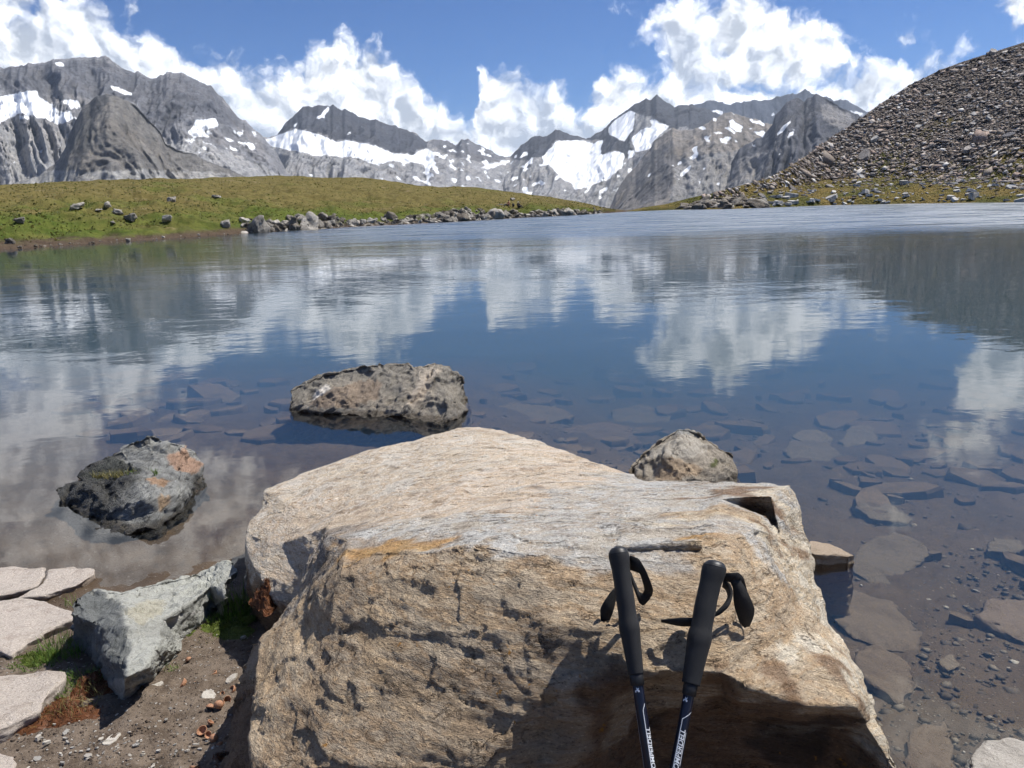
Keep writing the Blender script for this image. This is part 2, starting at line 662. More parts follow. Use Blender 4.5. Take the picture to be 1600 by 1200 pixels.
def rock_mat(name, fol=(0.2, -0.5, 0.85), scale=1.0, tint=(1, 1, 1), dark=(0.30, 0.27, 0.25), pale=(1.45, 1.4, 1.32), streak=0.6,
             speck=0.5, lichen=None, bump=0.6, rough=0.85, wet=True, blotch=0.5, grain=1.0, band=0.0, cracks=0.0):
    m, t = new_mat(name)
    tcn = t.n('ShaderNodeTexCoord')
    ob = tcn.outputs['Object']
    ca = t.n('ShaderNodeVertexColor', layer_name='col')
    base = t.mix(1.0, ca.outputs[0], tint, 'MULTIPLY')
    fv = axis_vec(t, ob, fol, 12 * scale, 55 * scale)
    st = t.noise(fv, 1.0, 6.0, 0.68, 0.15)
    st2 = t.noise(axis_vec(t, ob, fol, 40 * scale, 170 * scale), 1.0, 5.0, 0.68, 0.1)
    bl = t.noise(ob, 5.5 * scale, 5.0, 0.6, 0.4)
    gr = t.noise(axis_vec(t, ob, fol, 120 * scale * grain, 230 * scale * grain), 1.0, 4.0, 0.75, 0.0)
    c = t.mix(t.math('MULTIPLY', t.maprange(st, 0.50, 0.30), streak), base, dark, 'MULTIPLY')
    c = t.mix(t.math('MULTIPLY', t.maprange(st2, 0.55, 0.75), streak * 0.8), c, pale, 'MULTIPLY')
    c = t.mix(t.math('MULTIPLY', t.maprange(bl, 0.5, 0.72), blotch), c, dark, 'MULTIPLY')
    c = t.mix(t.math('MULTIPLY', t.maprange(t.noise(ob, 2.6 * scale, 4, 0.6, 0, out=0), 0.5, 0.7), blotch * 0.8), c, pale, 'MULTIPLY')
    c = t.mix(t.math('MULTIPLY', t.maprange(gr, 0.46, 0.30), speck), c, (0.26, 0.22, 0.19), 'MULTIPLY')
    c = t.mix(t.math('MULTIPLY', t.maprange(gr, 0.54, 0.70), speck), c, (1.75, 1.75, 1.72), 'MULTIPLY')
    if band:
        bn = t.noise(axis_vec(t, ob, fol, 3.5 * scale, 17 * scale), 1.0, 6.0, 0.68, 0.2)
        bc = t.ramp(bn, [(0.30, (0.62, 0.50, 0.40)), (0.40, (1.05, 0.90, 0.70)), (0.47, (1.0, 1.0, 1.0)), (0.53, (0.90, 0.70, 0.48)), (0.58, (1.22, 1.22, 1.22)), (0.66, (0.88, 0.90, 0.93)), (0.75, (1.15, 1.0, 0.82))])
        c = t.mix(band, c, bc, 'MULTIPLY')
    crk = None
    if cracks:
        cn = t.noise(t.vmath('MULTIPLY', ob, (3.2, 8.5, 8.5)), 1.0, 7.0, 0.66, 0.3)
        ln = t.maprange(t.math('ABSOLUTE', t.math('SUBTRACT', cn, 0.5)), 0.0, 0.011, 1.0, 0.0)
        crk = t.math('MULTIPLY', ln, t.maprange(t.noise(ob, 7.0, 3, 0.6), 0.50, 0.60))
        c = t.mix(t.math('MULTIPLY', crk, cracks), c, (0.22, 0.17, 0.14), 'MULTIPLY')
    if lichen:
        lm = t.math('MULTIPLY', t.maprange(t.noise(ob, 38 * scale, 3, 0.6), 0.66, 0.72),
                    t.maprange(t.noise(ob, 4 * scale, 2, 0.5), 0.48, 0.6))
        c = t.mix(lm, c, lichen)
    h = t.math('ADD', t.math('MULTIPLY', st, 1.0), t.math('ADD', t.math('MULTIPLY', st2, 0.45), t.math('MULTIPLY', gr, 0.45)))
    if crk is not None:
        h = t.math('SUBTRACT', h, t.math('MULTIPLY', crk, 0.5))
    nrm = t.bump(h, bump, 0.018 / scale)
    r = rough
    if wet:      # stone soaked by the lake along the waterline
        geo = t.n('ShaderNodeNewGeometry')
        z = t.sep(geo.outputs['Position'])[2]
        wn_ = t.math('ADD', z, t.math('MULTIPLY', t.math('SUBTRACT', bl, 0.5), 0.05))
        wm = t.maprange(wn_, 0.035, 0.012)
        c = t.mix(wm, c, (0.60, 0.54, 0.47), 'MULTIPLY')
        r = t.math('SUBTRACT', rough, t.math('MULTIPLY', wm, 0.45))
    finish(t, c, r, nrm, 0.3)
    return m

# ------------------------------------------------------------------ the setting: ground sheet, lake, hills, mountains
rnd = random.Random(11)


def interp(xs, pts):
    p = sorted(pts)
    return np.interp(xs, [q[0] for q in p], [q[1] for q in p])


def col_dir(px, py):
    """unit horizontal direction and tan(elevation) of pixels"""
    px, py = np.asarray(px, float), np.asarray(py, float)
    v = _F[None] + ((px - 800) / FPX)[:, None] * _R[None] + ((600 - py) / FPX)[:, None] * _U[None]
    h = np.hypot(v[:, 0], v[:, 1])
    return v[:, 0] / h, v[:, 1] / h, v[:, 2] / h


def shore_y(x):
    """distance ahead at which the near bank meets the lake"""
    x = np.asarray(x, float)
    return 3.42 - 2.3 * sstep(x, -0.9, 0.9) - 0.15 * sstep(x, -1.3, -1.9) + 0.5 * sstep(x, -3.0, -9.0) * (-x) * 0.4


def ground_z(x, y, detail=True):
    x, y = np.asarray(x, float), np.asarray(y, float)
    P = np.stack([x, y, np.zeros_like(x)], 1)
    s = y - shore_y(x) + 0.10 * fbm(P * 1.3, 3)
    sp = np.maximum(s, 0)
    z = np.where(s < 0, 0.17 * (1 - np.exp(s * 0.75)), -0.075 * sp - 0.0035 * sp ** 2)
    z = z - 0.13 * sstep(x, 0.75, 1.25) * sstep(s, -0.1, 0.8)
    z = np.maximum(z, -9.0)
    r = np.hypot(x, y)
    z = z - 320 * sstep(r, 135, 1500)
    if detail:
        k = 1 - sstep(r, 30, 80)
        z = z + k * (0.022 * fbm(P * 2.1 + 4, 4) + 0.010 * fbm(P * 9.0, 3) + 0.005 * fbm(P * 31.0, 2))
    return z


def build_ground():
    azs = np.concatenate([np.arange(-180, -46, 3.0), np.arange(-46, 46, 0.23), np.arange(46, 180.1, 3.0)])
    rs = [0.25]
    while rs[-1] < 14000:
        r = rs[-1]
        rs.append(r * (1.35 if r < 0.8 else 1.011 if r < 9 else 1.03 if r < 40 else 1.12))
    rs = np.array(rs)
    A, Rr = np.meshgrid(np.radians(azs), rs, indexing='ij')
    x, y = (np.sin(A) * Rr).ravel(), (np.cos(A) * Rr).ravel()
    z = ground_z(x, y)
    na, nr = A.shape
    i = np.arange(na - 1)[:, None] * nr + np.arange(nr - 1)[None]
    Q = np.stack([i, i + 1, i + nr + 1, i + nr], -1).reshape(-1, 4)
    me = make_mesh('ground', np.stack([x, y, z], 1), Q)
    m, t = new_mat('silt_and_soil')
    geo = t.n('ShaderNodeNewGeometry')
    p = geo.outputs['Position']
    zz = t.sep(p)[2]
    n1 = t.noise(p, 1.7, 5, 0.6)
    n2 = t.noise(p, 14.0, 5, 0.65)
    n3 = t.noise(p, 90.0, 3, 0.7)
    bed = t.mix(t.maprange(n1, 0.35, 0.65), (0.092, 0.064, 0.040), (0.138, 0.100, 0.064))
    bed = t.mix(t.math('MULTIPLY', t.maprange(n2, 0.5, 0.7), 0.6), bed, (0.060, 0.047, 0.035))
    soil = t.mix(t.maprange(n2, 0.35, 0.65), (0.085, 0.062, 0.044), (0.165, 0.128, 0.097))
    soil = t.mix(t.math('MULTIPLY', t.maprange(n3, 0.58, 0.72), 0.7), soil, (0.24, 0.205, 0.17))
    soil = t.mix(t.math('MULTIPLY', t.maprange(n3, 0.42, 0.30), 0.6), soil, (0.05, 0.038, 0.03))
    c = t.mix(t.maprange(t.math('ADD', zz, t.math('MULTIPLY', t.math('SUBTRACT', n2, 0.5), 0.03)), 0.0, 0.05), bed, soil)
    grit = t.vor(p, 60.0, 'F1')
    gcol = t.vor(p, 60.0, 'F1', out=1)
    gm = t.math('MULTIPLY', t.maprange(grit, 0.35, 0.22), t.maprange(t.sep(gcol)[0], 0.70, 0.75))
    c = t.mix(t.math('MULTIPLY', gm, 0.8), c, t.mix(t.sep(gcol)[1], (0.14, 0.12, 0.10), (0.42, 0.39, 0.35)))
    wetm = t.maprange(zz, 0.075, 0.02)
    c = t.mix(wetm, c, (0.72, 0.68, 0.64), 'MULTIPLY')
    h = t.math('ADD', t.math('MULTIPLY', n2, 0.5), t.math('ADD', t.math('MULTIPLY', n3, 0.35), t.math('MULTIPLY', gm, 0.5)))
    finish(t, c, t.math('SUBTRACT', 0.95, t.math('MULTIPLY', wetm, 0.3)), t.bump(h, 0.8, 0.02), 0.25)
    return tag(link('ground', me, m), kind='structure')


build_ground()

WL_LEFT = [(-420, 424), (-200, 406), (0, 390), (100, 383.5), (200, 377), (300, 370), (400, 363), (480, 358.5), (560, 354), (700, 347), (800, 341),
           (900, 336), (945, 333), (985, 330.5)]
WL_RIGHT = [(985, 330.5), (1050, 328), (1120, 327), (1200, 324.5), (1300, 320.5), (1400, 318.5), (1500, 317), (1600, 316), (1750, 313.5), (2000, 310)]


def shore_r(px):
    py = interp(px, WL_LEFT + WL_RIGHT[1:])
    _, _, te = col_dir(px, py)
    return -CAM[2] / te


def build_lake():
    px = np.arange(-420, 2001, 20.0)
    py = interp(px, WL_LEFT + WL_RIGHT[1:])
    dx, dy, _ = col_dir(px, py)
    r = shore_r(px) + 5.0
    ring = [(a * q, b * q) for a, b, q in zip(dx, dy, r)]
    ring = [(-9.0, -2.0)] + [(-22, 8.0)] + ring + [(60.0, 5.0), (9.0, -2.0)]
    n = len(ring)
    V = [(x, y, 0.0) for x, y in ring] + [(x, y, -14.0) for x, y in ring]
    Fs = [tuple(range(n))[::-1], tuple(range(n, 2 * n))] + [(i, (i + 1) % n, n + (i + 1) % n, n + i) for i in range(n)]
    me = make_mesh('lake_water', V, Fs, False)
    import bmesh
    bm = bmesh.new()
    bm.from_mesh(me)
    bmesh.ops.recalc_face_normals(bm, faces=bm.faces)
    bm.to_mesh(me)
    bm.free()
    m, t = new_mat('lake_water')
    geo = t.n('ShaderNodeNewGeometry')
    p = geo.outputs['Position']
    y = t.sep(p)[1]
    dist = t.vmath('LENGTH', p)
    # wind: glassy by the near bank, light ripples further out, a ruffled belt under the far shore
    wn_ = t.noise(t.vmath('MULTIPLY', p, (0.02, 0.06, 0)), 1.0, 3, 0.5)
    belt = t.maprange(t.math('ADD', dist, t.math('MULTIPLY', t.math('SUBTRACT', wn_, 0.5), 30.0)), 26.0, 52.0)
    leftlee = t.maprange(t.math('DIVIDE', t.sep(p)[0], t.math('ADD', y, 1.0)), -0.42, -0.12)
    rag = t.maprange(t.noise(t.vmath('MULTIPLY', p, (0.12, 0.5, 0)), 1.0, 4, 0.6), 0.25, 0.6, 0.25, 1.0)
    belt = t.math('MULTIPLY', t.math('MULTIPLY', belt, rag), leftlee)
    mid = t.maprange(dist, 2.5, 16.0, 0.10, 1.0)
    patch = t.maprange(t.noise(t.vmath('MULTIPLY', p, (0.10, 0.22, 0)), 1.0, 3, 0.55), 0.36, 0.66, 0.35, 1.0)
    w1 = t.noise(t.vmath('MULTIPLY', p, (2.2, 3.4, 0)), 1.0, 3, 0.5, 0.4)
    w2 = t.noise(t.vmath('MULTIPLY', p, (7.0, 11.0, 0)), 1.0, 2, 0.5, 0.3)
    w3 = t.noise(t.vmath('MULTIPLY', p, (0.5, 0.9, 0)), 1.0, 2, 0.5)
    h = t.math('ADD', t.math('MULTIPLY', w1, 0.010), t.math('ADD', t.math('MULTIPLY', w2, 0.0022), t.math('MULTIPLY', w3, 0.018)))
    amp = t.math('ADD', t.math('MULTIPLY', mid, patch), t.math('MULTIPLY', belt, 15.0))
    h = t.math('MULTIPLY', h, amp)
    bmp = t.n('ShaderNodeBump')
    bmp.inputs['Strength'].default_value = 1.0
    bmp.inputs['Distance'].default_value = 0.55
    t.link(h, bmp.inputs['Height'])
    fr = t.n('ShaderNodeFresnel')
    fr.inputs['IOR'].default_value = 1.40
    t.link(bmp.outputs[0], fr.inputs['Normal'])
    gl = t.n('ShaderNodeBsdfGlossy')
    t.put(gl.inputs['Roughness'], t.math('ADD', 0.004, t.math('MULTIPLY', belt, 0.36)))
    t.link(bmp.outputs[0], gl.inputs['Normal'])
    tr = t.n('ShaderNodeBsdfTransparent')
    tr.inputs['Color'].default_value = (0.97, 0.985, 0.99, 1)
    mx = t.n('ShaderNodeMixShader')
    t.link(fr.outputs[0], mx.inputs[0])
    t.link(tr.outputs[0], mx.inputs[1])
    t.link(gl.outputs[0], mx.inputs[2])
    va = t.n('ShaderNodeVolumeAbsorption')
    va.inputs['Color'].default_value = (0.74, 0.735, 0.69, 1)
    va.inputs['Density'].default_value = 0.95
    o = t.n('ShaderNodeOutputMaterial')
    t.link(mx.outputs[0], o.inputs['Surface'])
    vs = t.n('ShaderNodeVolumeScatter')
    vs.inputs['Color'].default_value = (0.29, 0.58, 1.0, 1)
    vs.inputs['Density'].default_value = 0.17
    va.inputs['Density'].default_value = 0.75
    ad = t.n('ShaderNodeAddShader')
    t.link(va.outputs[0], ad.inputs[0])
    t.link(vs.outputs[0], ad.inputs[1])
    t.link(ad.outputs[0], o.inputs['Volume'])
    return tag(link('lake_water', me, m), kind='structure')


build_lake()


def loft(px, rows, sub, back):
    """terrain from rows of (py per column, distance per column), nearest row first; `sub` samples between rows;
    `back` = (extra distance, drop) rows behind the crest"""
    n = len(px)
    pts = []
    for py, r in rows:
        dx, dy, te = col_dir(px, py)
        r = np.broadcast_to(np.asarray(r, float), (n,))
        pts.append(np.stack([dx * r, dy * r, CAM[2] + te * r], 1))
    for dr, drop in back:
        q = pts[len(rows) - 1].copy()
        h = np.hypot(q[:, 0], q[:, 1])
        q[:, :2] *= ((h + dr) / h)[:, None]
        q[:, 2] -= drop
        pts.append(q)
    grid, tt = [], []
    for k in range(len(pts) - 1):
        ns = sub[k] if k < len(sub) else 6
        for j in range(ns):
            u = j / ns
            grid.append(pts[k] * (1 - u) + pts[k + 1] * u)
            tt.append(min(1.0, (k + u) / (len(rows) - 1)) if k < len(rows) - 1 else 1.0 + (k - len(rows) + 1 + u))
    grid.append(pts[-1])
    tt.append(1.0 + len(back))
    G = np.array(grid)                       # rows x cols x 3
    nr = len(G)
    i = np.arange(nr - 1)[:, None] * n + np.arange(n - 1)[None]
    Q = np.stack([i, i + 1, i + n + 1, i + n], -1).reshape(-1, 4)
    return G, np.array(tt), Q


# ---- grassy hill on the left shore
HILL_SKY = [(-420, 300), (-100, 293), (0, 289), (100, 283), (200, 280), (300, 278), (400, 276), (460, 275), (520, 277), (580, 279), (620, 284), (660, 290), (700, 292),
            (745, 293), (790, 299), (850, 306), (900, 315), (945, 325), (985, 329.5), (1010, 331)]
HILL_MID = [(-420, 330), (0, 322), (120, 318), (250, 316), (400, 318), (480, 326), (560, 327), (640, 325), (700, 324), (760, 322), (800, 324), (850, 322), (900, 325), (945, 329.5), (985, 330), (1010, 331.2)]
HILL_BANK = [(-420, 404), (0, 379), (100, 372), (200, 365), (300, 358), (360, 352), (400, 346), (480, 345), (560, 344), (640, 338), (700, 333), (800, 331), (850, 329), (900, 328), (945, 330.3), (985, 330.2), (1010, 331.3)]


def hill_surface():
    px = np.arange(-420, 1011, 1.6)
    wl = interp(px, WL_LEFT + [(1010, 330)])
    r0 = shore_r(px)
    bank, mid, skyl = (interp(px, q) for q in (HILL_BANK, HILL_MID, HILL_SKY))
    wid = interp(px, [(-420, 60), (0, 58), (400, 62), (700, 45), (850, 26), (945, 8), (1010, 3)])
    under = wl + 6
    rows = [(under, r0 - 1.0), (wl, r0), (bank, r0 + wid * 0.045), (mid, r0 + wid * 0.38), (skyl, r0 + wid)]
    G, tt, Q = loft(px, rows, [3, 14, 60, 60, 1], [(8, 0.7), (40, 9), (200, 60)])
    return px, G, tt, Q


def build_hill():
    px, G, tt, Q = hill_surface()
    sh = G.shape
    P = G.reshape(-1, 3)
    t = np.repeat(tt, sh[1])
    k = sstep(t, 0.22, 0.5) * (1 - 0.75 * sstep(t, 0.8, 0.98)) * (1 - sstep(np.repeat(px[None], sh[0], 0).ravel(), 900, 985) * 0.8)
    d = 0.60 * fbm(P * (0.12, 0.12, 0.0) + 3, 3) + 0.42 * fbm(P * (0.45, 0.45, 0), 3) + 0.07 * fbm(P * (1.5, 1.5, 0), 3)
    fineb = 0.025 * fbm(P * (3.2, 3.2, 0) + 9, 2)
    P = P.copy()
    P[:, 2] += k * d + fineb * sstep(t, 0.25, 0.3)
    steep = sstep(t, 0.5, 0.3) * sstep(t, 0.2, 0.25)
    pxx = np.repeat(px[None], sh[0], 0).ravel() + 14 * fbm(P * 0.25, 3)
    zone = sstep(pxx, 372, 392) * sstep(pxx, 948, 930) * (0.55 + 0.45 * (sstep(pxx, 505, 530) * sstep(pxx, 700, 680) < 0.5))
    crest = 0.515 + 0.02 * fbm(P * (0.5, 0.5, 0) + 7, 4)
    rockb = zone * sstep(t, crest + 0.012, crest - 0.012) * sstep(t, 0.22, 0.26)
    rr0 = np.hypot(P[:, 0], P[:, 1])
    push = rockb * (0.40 * ledges(P, (0.6, 0.2, 0.75), 1.3, 0.5, 3.0) + 0.22 * ledges(P, (0.6, 0.2, 0.75), 3.4, 0.5, 8.0) + 0.3)
    P[:, 0] -= P[:, 0] / rr0 * push
    P[:, 1] -= P[:, 1] / rr0 * push
    P[:, 2] += rockb * 0.10 * ledges(P, (0.1, 0.2, 0.95), 2.2, 0.5, 5.0)
    me = make_mesh('grassy_hill', P, Q, attrs={'bank': steep, 'ht': t, 'rockb': rockb})
    m, tn = new_mat('alpine_turf')
    geo = tn.n('ShaderNodeNewGeometry')
    p = geo.outputs['Position']
    at = tn.n('ShaderNodeAttribute', attribute_name='bank')
    ht = tn.n('ShaderNodeAttribute', attribute_name='ht')
    n1 = tn.noise(p, 0.11, 5, 0.6)
    n2 = tn.noise(p, 0.8, 5, 0.65)
    n3 = tn.noise(p, 4.0, 4, 0.7)
    green = tn.mix(tn.maprange(n2, 0.35, 0.65), (0.056, 0.082, 0.013), (0.108, 0.124, 0.025))
    dry = tn.mix(tn.maprange(n2, 0.35, 0.65), (0.112, 0.090, 0.030), (0.160, 0.130, 0.046))
    f = tn.math('ADD', tn.math('MULTIPLY', tn.maprange(ht.outputs['Fac'], 0.50, 0.88), 0.75), tn.math('MULTIPLY', tn.math('SUBTRACT', n1, 0.46), 2.6))
    c = tn.mix(tn.maprange(f, 0.05, 0.75), green, dry)
    c = tn.mix(tn.math('MULTIPLY', tn.maprange(n3, 0.5, 0.34), 0.5), c, (0.050, 0.052, 0.014))
    c = tn.mix(tn.math('MULTIPLY', tn.maprange(n3, 0.62, 0.75), 0.4), c, (0.24, 0.21, 0.08))
    earth = tn.mix(n3, (0.045, 0.032, 0.022), (0.12, 0.085, 0.058))
    em = tn.math('MULTIPLY', at.outputs['Fac'], tn.maprange(tn.math('ADD', n2, tn.math('MULTIPLY', at.outputs['Fac'], 0.18)), 0.50, 0.64))
    z = tn.sep(p)[2]
    lowm = tn.maprange(tn.math('ADD', z, tn.math('MULTIPLY', tn.math('SUBTRACT', n2, 0.5), 0.8)), 0.45, 0.15)
    c = tn.mix(tn.math('MAXIMUM', em, lowm), c, earth)
    bare = tn.math('MULTIPLY', tn.maprange(n1, 0.60, 0.68), tn.maprange(n2, 0.5, 0.62))
    c = tn.mix(tn.math('MULTIPLY', bare, 0.55), c, (0.30, 0.24, 0.17))
    rb = tn.n('ShaderNodeAttribute', attribute_name='rockb')
    vcell = tn.vor(tn.vmath('MULTIPLY', p, (1, 1, 1.5)), 1.5, 'F1', out=1)
    vdist = tn.vor(tn.vmath('MULTIPLY', p, (1, 1, 1.5)), 1.5, 'F1')
    rk = tn.ramp(tn.math('ADD', tn.math('MULTIPLY', tn.sep(vcell)[0], 0.6), tn.math('MULTIPLY', n3, 0.45)), [(0.2, (0.05, 0.042, 0.034)), (0.45, (0.13, 0.115, 0.095)), (0.62, (0.30, 0.275, 0.235)), (0.85, (0.50, 0.47, 0.42))])
    rk = tn.mix(tn.maprange(vdist, 0.35, 0.75), rk, (0.05, 0.042, 0.034))
    c = tn.mix(tn.maprange(tn.math('ADD', rb.outputs['Fac'], tn.math('MULTIPLY', tn.math('SUBTRACT', n2, 0.5), 0.8)), 0.45, 0.6), c, rk)
    nr = tn.bump(tn.math('ADD', n3, tn.math('MULTIPLY', n2, 0.8)), 0.7, 0.13)
    finish(tn, c, 0.95, nr, 0.1)
    o = tag(link('grassy_hill', me, m), kind='structure')
    return px, P.reshape(sh), tt


hill_px, HILL_G, hill_t = build_hill()

# ---- scree hill on the right shore
SCREE_SKY = [(940, 331.3), (960, 330.2), (985, 328.5), (1005, 324), (1040, 319), (1080, 309), (1120, 300), (1170, 287), (1200, 279), (1225, 266), (1250, 250), (1300, 214), (1340, 189), (1380, 159), (1400, 147),
             (1420, 134), (1470, 109), (1500, 98), (1550, 82), (1600, 66), (1700, 40), (1850, 5), (2000, -30)]
SCREE_FOOT = [(940, 331.4), (985, 329.6), (1010, 327), (1040, 324), (1080, 318), (1120, 312), (1170, 305), (1250, 290), (1300, 278), (1400, 275), (1500, 278), (1600, 283), (2000, 285)]


def build_scree_hill():
    px = np.arange(940, 2001, 1.8)
    wl = interp(px, [(900, 336), (945, 333)] + WL_RIGHT)
    r0 = shore_r(px)
    foot, skyl = interp(px, SCREE_FOOT), interp(px, SCREE_SKY)
    wfoot = interp(px, [(940, 2), (1000, 5), (1100, 14), (1300, 24), (2000, 30)])
    rf = r0 + wfoot
    _, _, tf = col_dir(px, foot)
    _, _, ts = col_dir(px, skyl)
    zf = CAM[2] + tf * rf
    sl = 0.58
    rc = (zf - CAM[2] - sl * rf) / (ts - sl)
    rc = np.clip(rc, rf + 2, 260)
    bankpy = wl * 0.8 + foot * 0.2
    rows = [(wl + 6, r0 - 1.0), (wl, r0), (bankpy, r0 + wfoot * 0.08), (foot, rf), (skyl, rc)]
    G, tt, Q = loft(px, rows, [3, 6, 50, 170, 1], [(10, 1.0), (60, 25), (300, 200)])
    sh = G.shape
    P = G.reshape(-1, 3).copy()
    t = np.repeat(tt, sh[1])
    pxx = np.repeat(px[None], sh[0], 0).ravel()
    k = sstep(t, 0.25, 0.45) * (1 - 0.8 * sstep(t, 0.9, 1.0)) * sstep(pxx, 985, 1120)
    scree = sstep(t + 0.10 * fbm(P * 0.06, 4), 0.72, 0.92) * sstep(pxx + 60 * fbm(P * 0.08 + 9, 3), 1190, 1330)
    P[:, 2] += k * (0.55 * fbm(P * (0.07, 0.07, 0), 3) + 0.25 * fbm(P * (0.3, 0.3, 0), 3) + 0.16 * fbm(P * (1.1, 1.1, 0), 3)
                    + 0.10 * scree * ridged(P * (1.9, 1.9, 1.9), 3))
    me = make_mesh('scree_hill', P, Q, attrs={'scree': scree, 'ht': t})
    m, tn = new_mat('scree_and_turf')
    geo = tn.n('ShaderNodeNewGeometry')
    p = geo.outputs['Position']
    sc = tn.n('ShaderNodeAttribute', attribute_name='scree')
    n1 = tn.noise(p, 0.10, 5, 0.6)
    n2 = tn.noise(p, 0.9, 5, 0.65)
    n3 = tn.noise(p, 3.5, 4, 0.7)
    vd = tn.vor(p, 1.6, 'F1', detail=1.0)
    vc = tn.vor(p, 1.6, 'F1', out=1)
    turf = tn.mix(tn.maprange(n1, 0.38, 0.62), (0.100, 0.100, 0.022), (0.20, 0.145, 0.042))
    turf = tn.mix(tn.math('MULTIPLY', tn.maprange(n3, 0.5, 0.36), 0.7), turf, (0.05, 0.045, 0.015))
    stone = tn.mix(tn.sep(vc)[0], (0.23, 0.195, 0.168), (0.38, 0.33, 0.295))
    stone = tn.mix(tn.maprange(n1, 0.42, 0.66), stone, (0.27, 0.20, 0.165), 'MIX')
    stone = tn.mix(tn.maprange(vd, 0.25, 0.6), stone, (0.13, 0.11, 0.095))
    mk = tn.maprange(tn.math('ADD', sc.outputs['Fac'], tn.math('MULTIPLY', tn.math('SUBTRACT', n2, 0.5), 0.9)), 0.3, 0.7)
    c = tn.mix(mk, turf, stone)
    nr = tn.bump(tn.math('ADD', tn.math('MULTIPLY', vd, -1.0), n3), 1.0, 0.4)
    finish(tn, c, 0.92, nr, 0.15)
    tag(link('scree_hill', me, m), kind='structure')
    return px, P.reshape(sh), tt


scree_px, SCREE_G, scree_t = build_scree_hill()


def mountain_mat():
    m, t = new_mat('mountain_rock')
    geo = t.n('ShaderNodeNewGeometry')
    p = geo.outputs['Position']
    ca = t.n('ShaderNodeVertexColor', layer_name='col')
    sn = t.n('ShaderNodeAttribute', attribute_name='snow')
    n1 = t.noise(p, 0.006, 6, 0.62)
    n2 = t.noise(t.vmath('MULTIPLY', p, (1, 0.6, 1.5)), 0.055, 6, 0.74, 0.4)
    c = t.mix(t.maprange(n2, 0.50, 0.34), ca.outputs[0], (0.42, 0.43, 0.47), 'MULTIPLY')
    c = t.mix(t.maprange(n2, 0.52, 0.68), c, (1.45, 1.42, 1.38), 'MULTIPLY')
    c = t.mix(t.math('MULTIPLY', t.maprange(n1, 0.45, 0.65), 0.5), c, (1.2, 1.12, 1.02), 'MULTIPLY')
    sm = t.maprange(t.math('ADD', sn.outputs['Fac'], t.math('MULTIPLY', t.math('SUBTRACT', n2, 0.5), 0.75)), 0.36, 0.54)
    c = t.mix(sm, c, (0.80, 0.82, 0.85))
    h = t.math('MULTIPLY', n2, t.math('SUBTRACT', 1.0, t.math('MULTIPLY', sm, 0.85)))
    finish(t, c, 0.9, t.bump(h, 0.9, 5.0), 0.1)
    return m


MTN = mountain_mat()


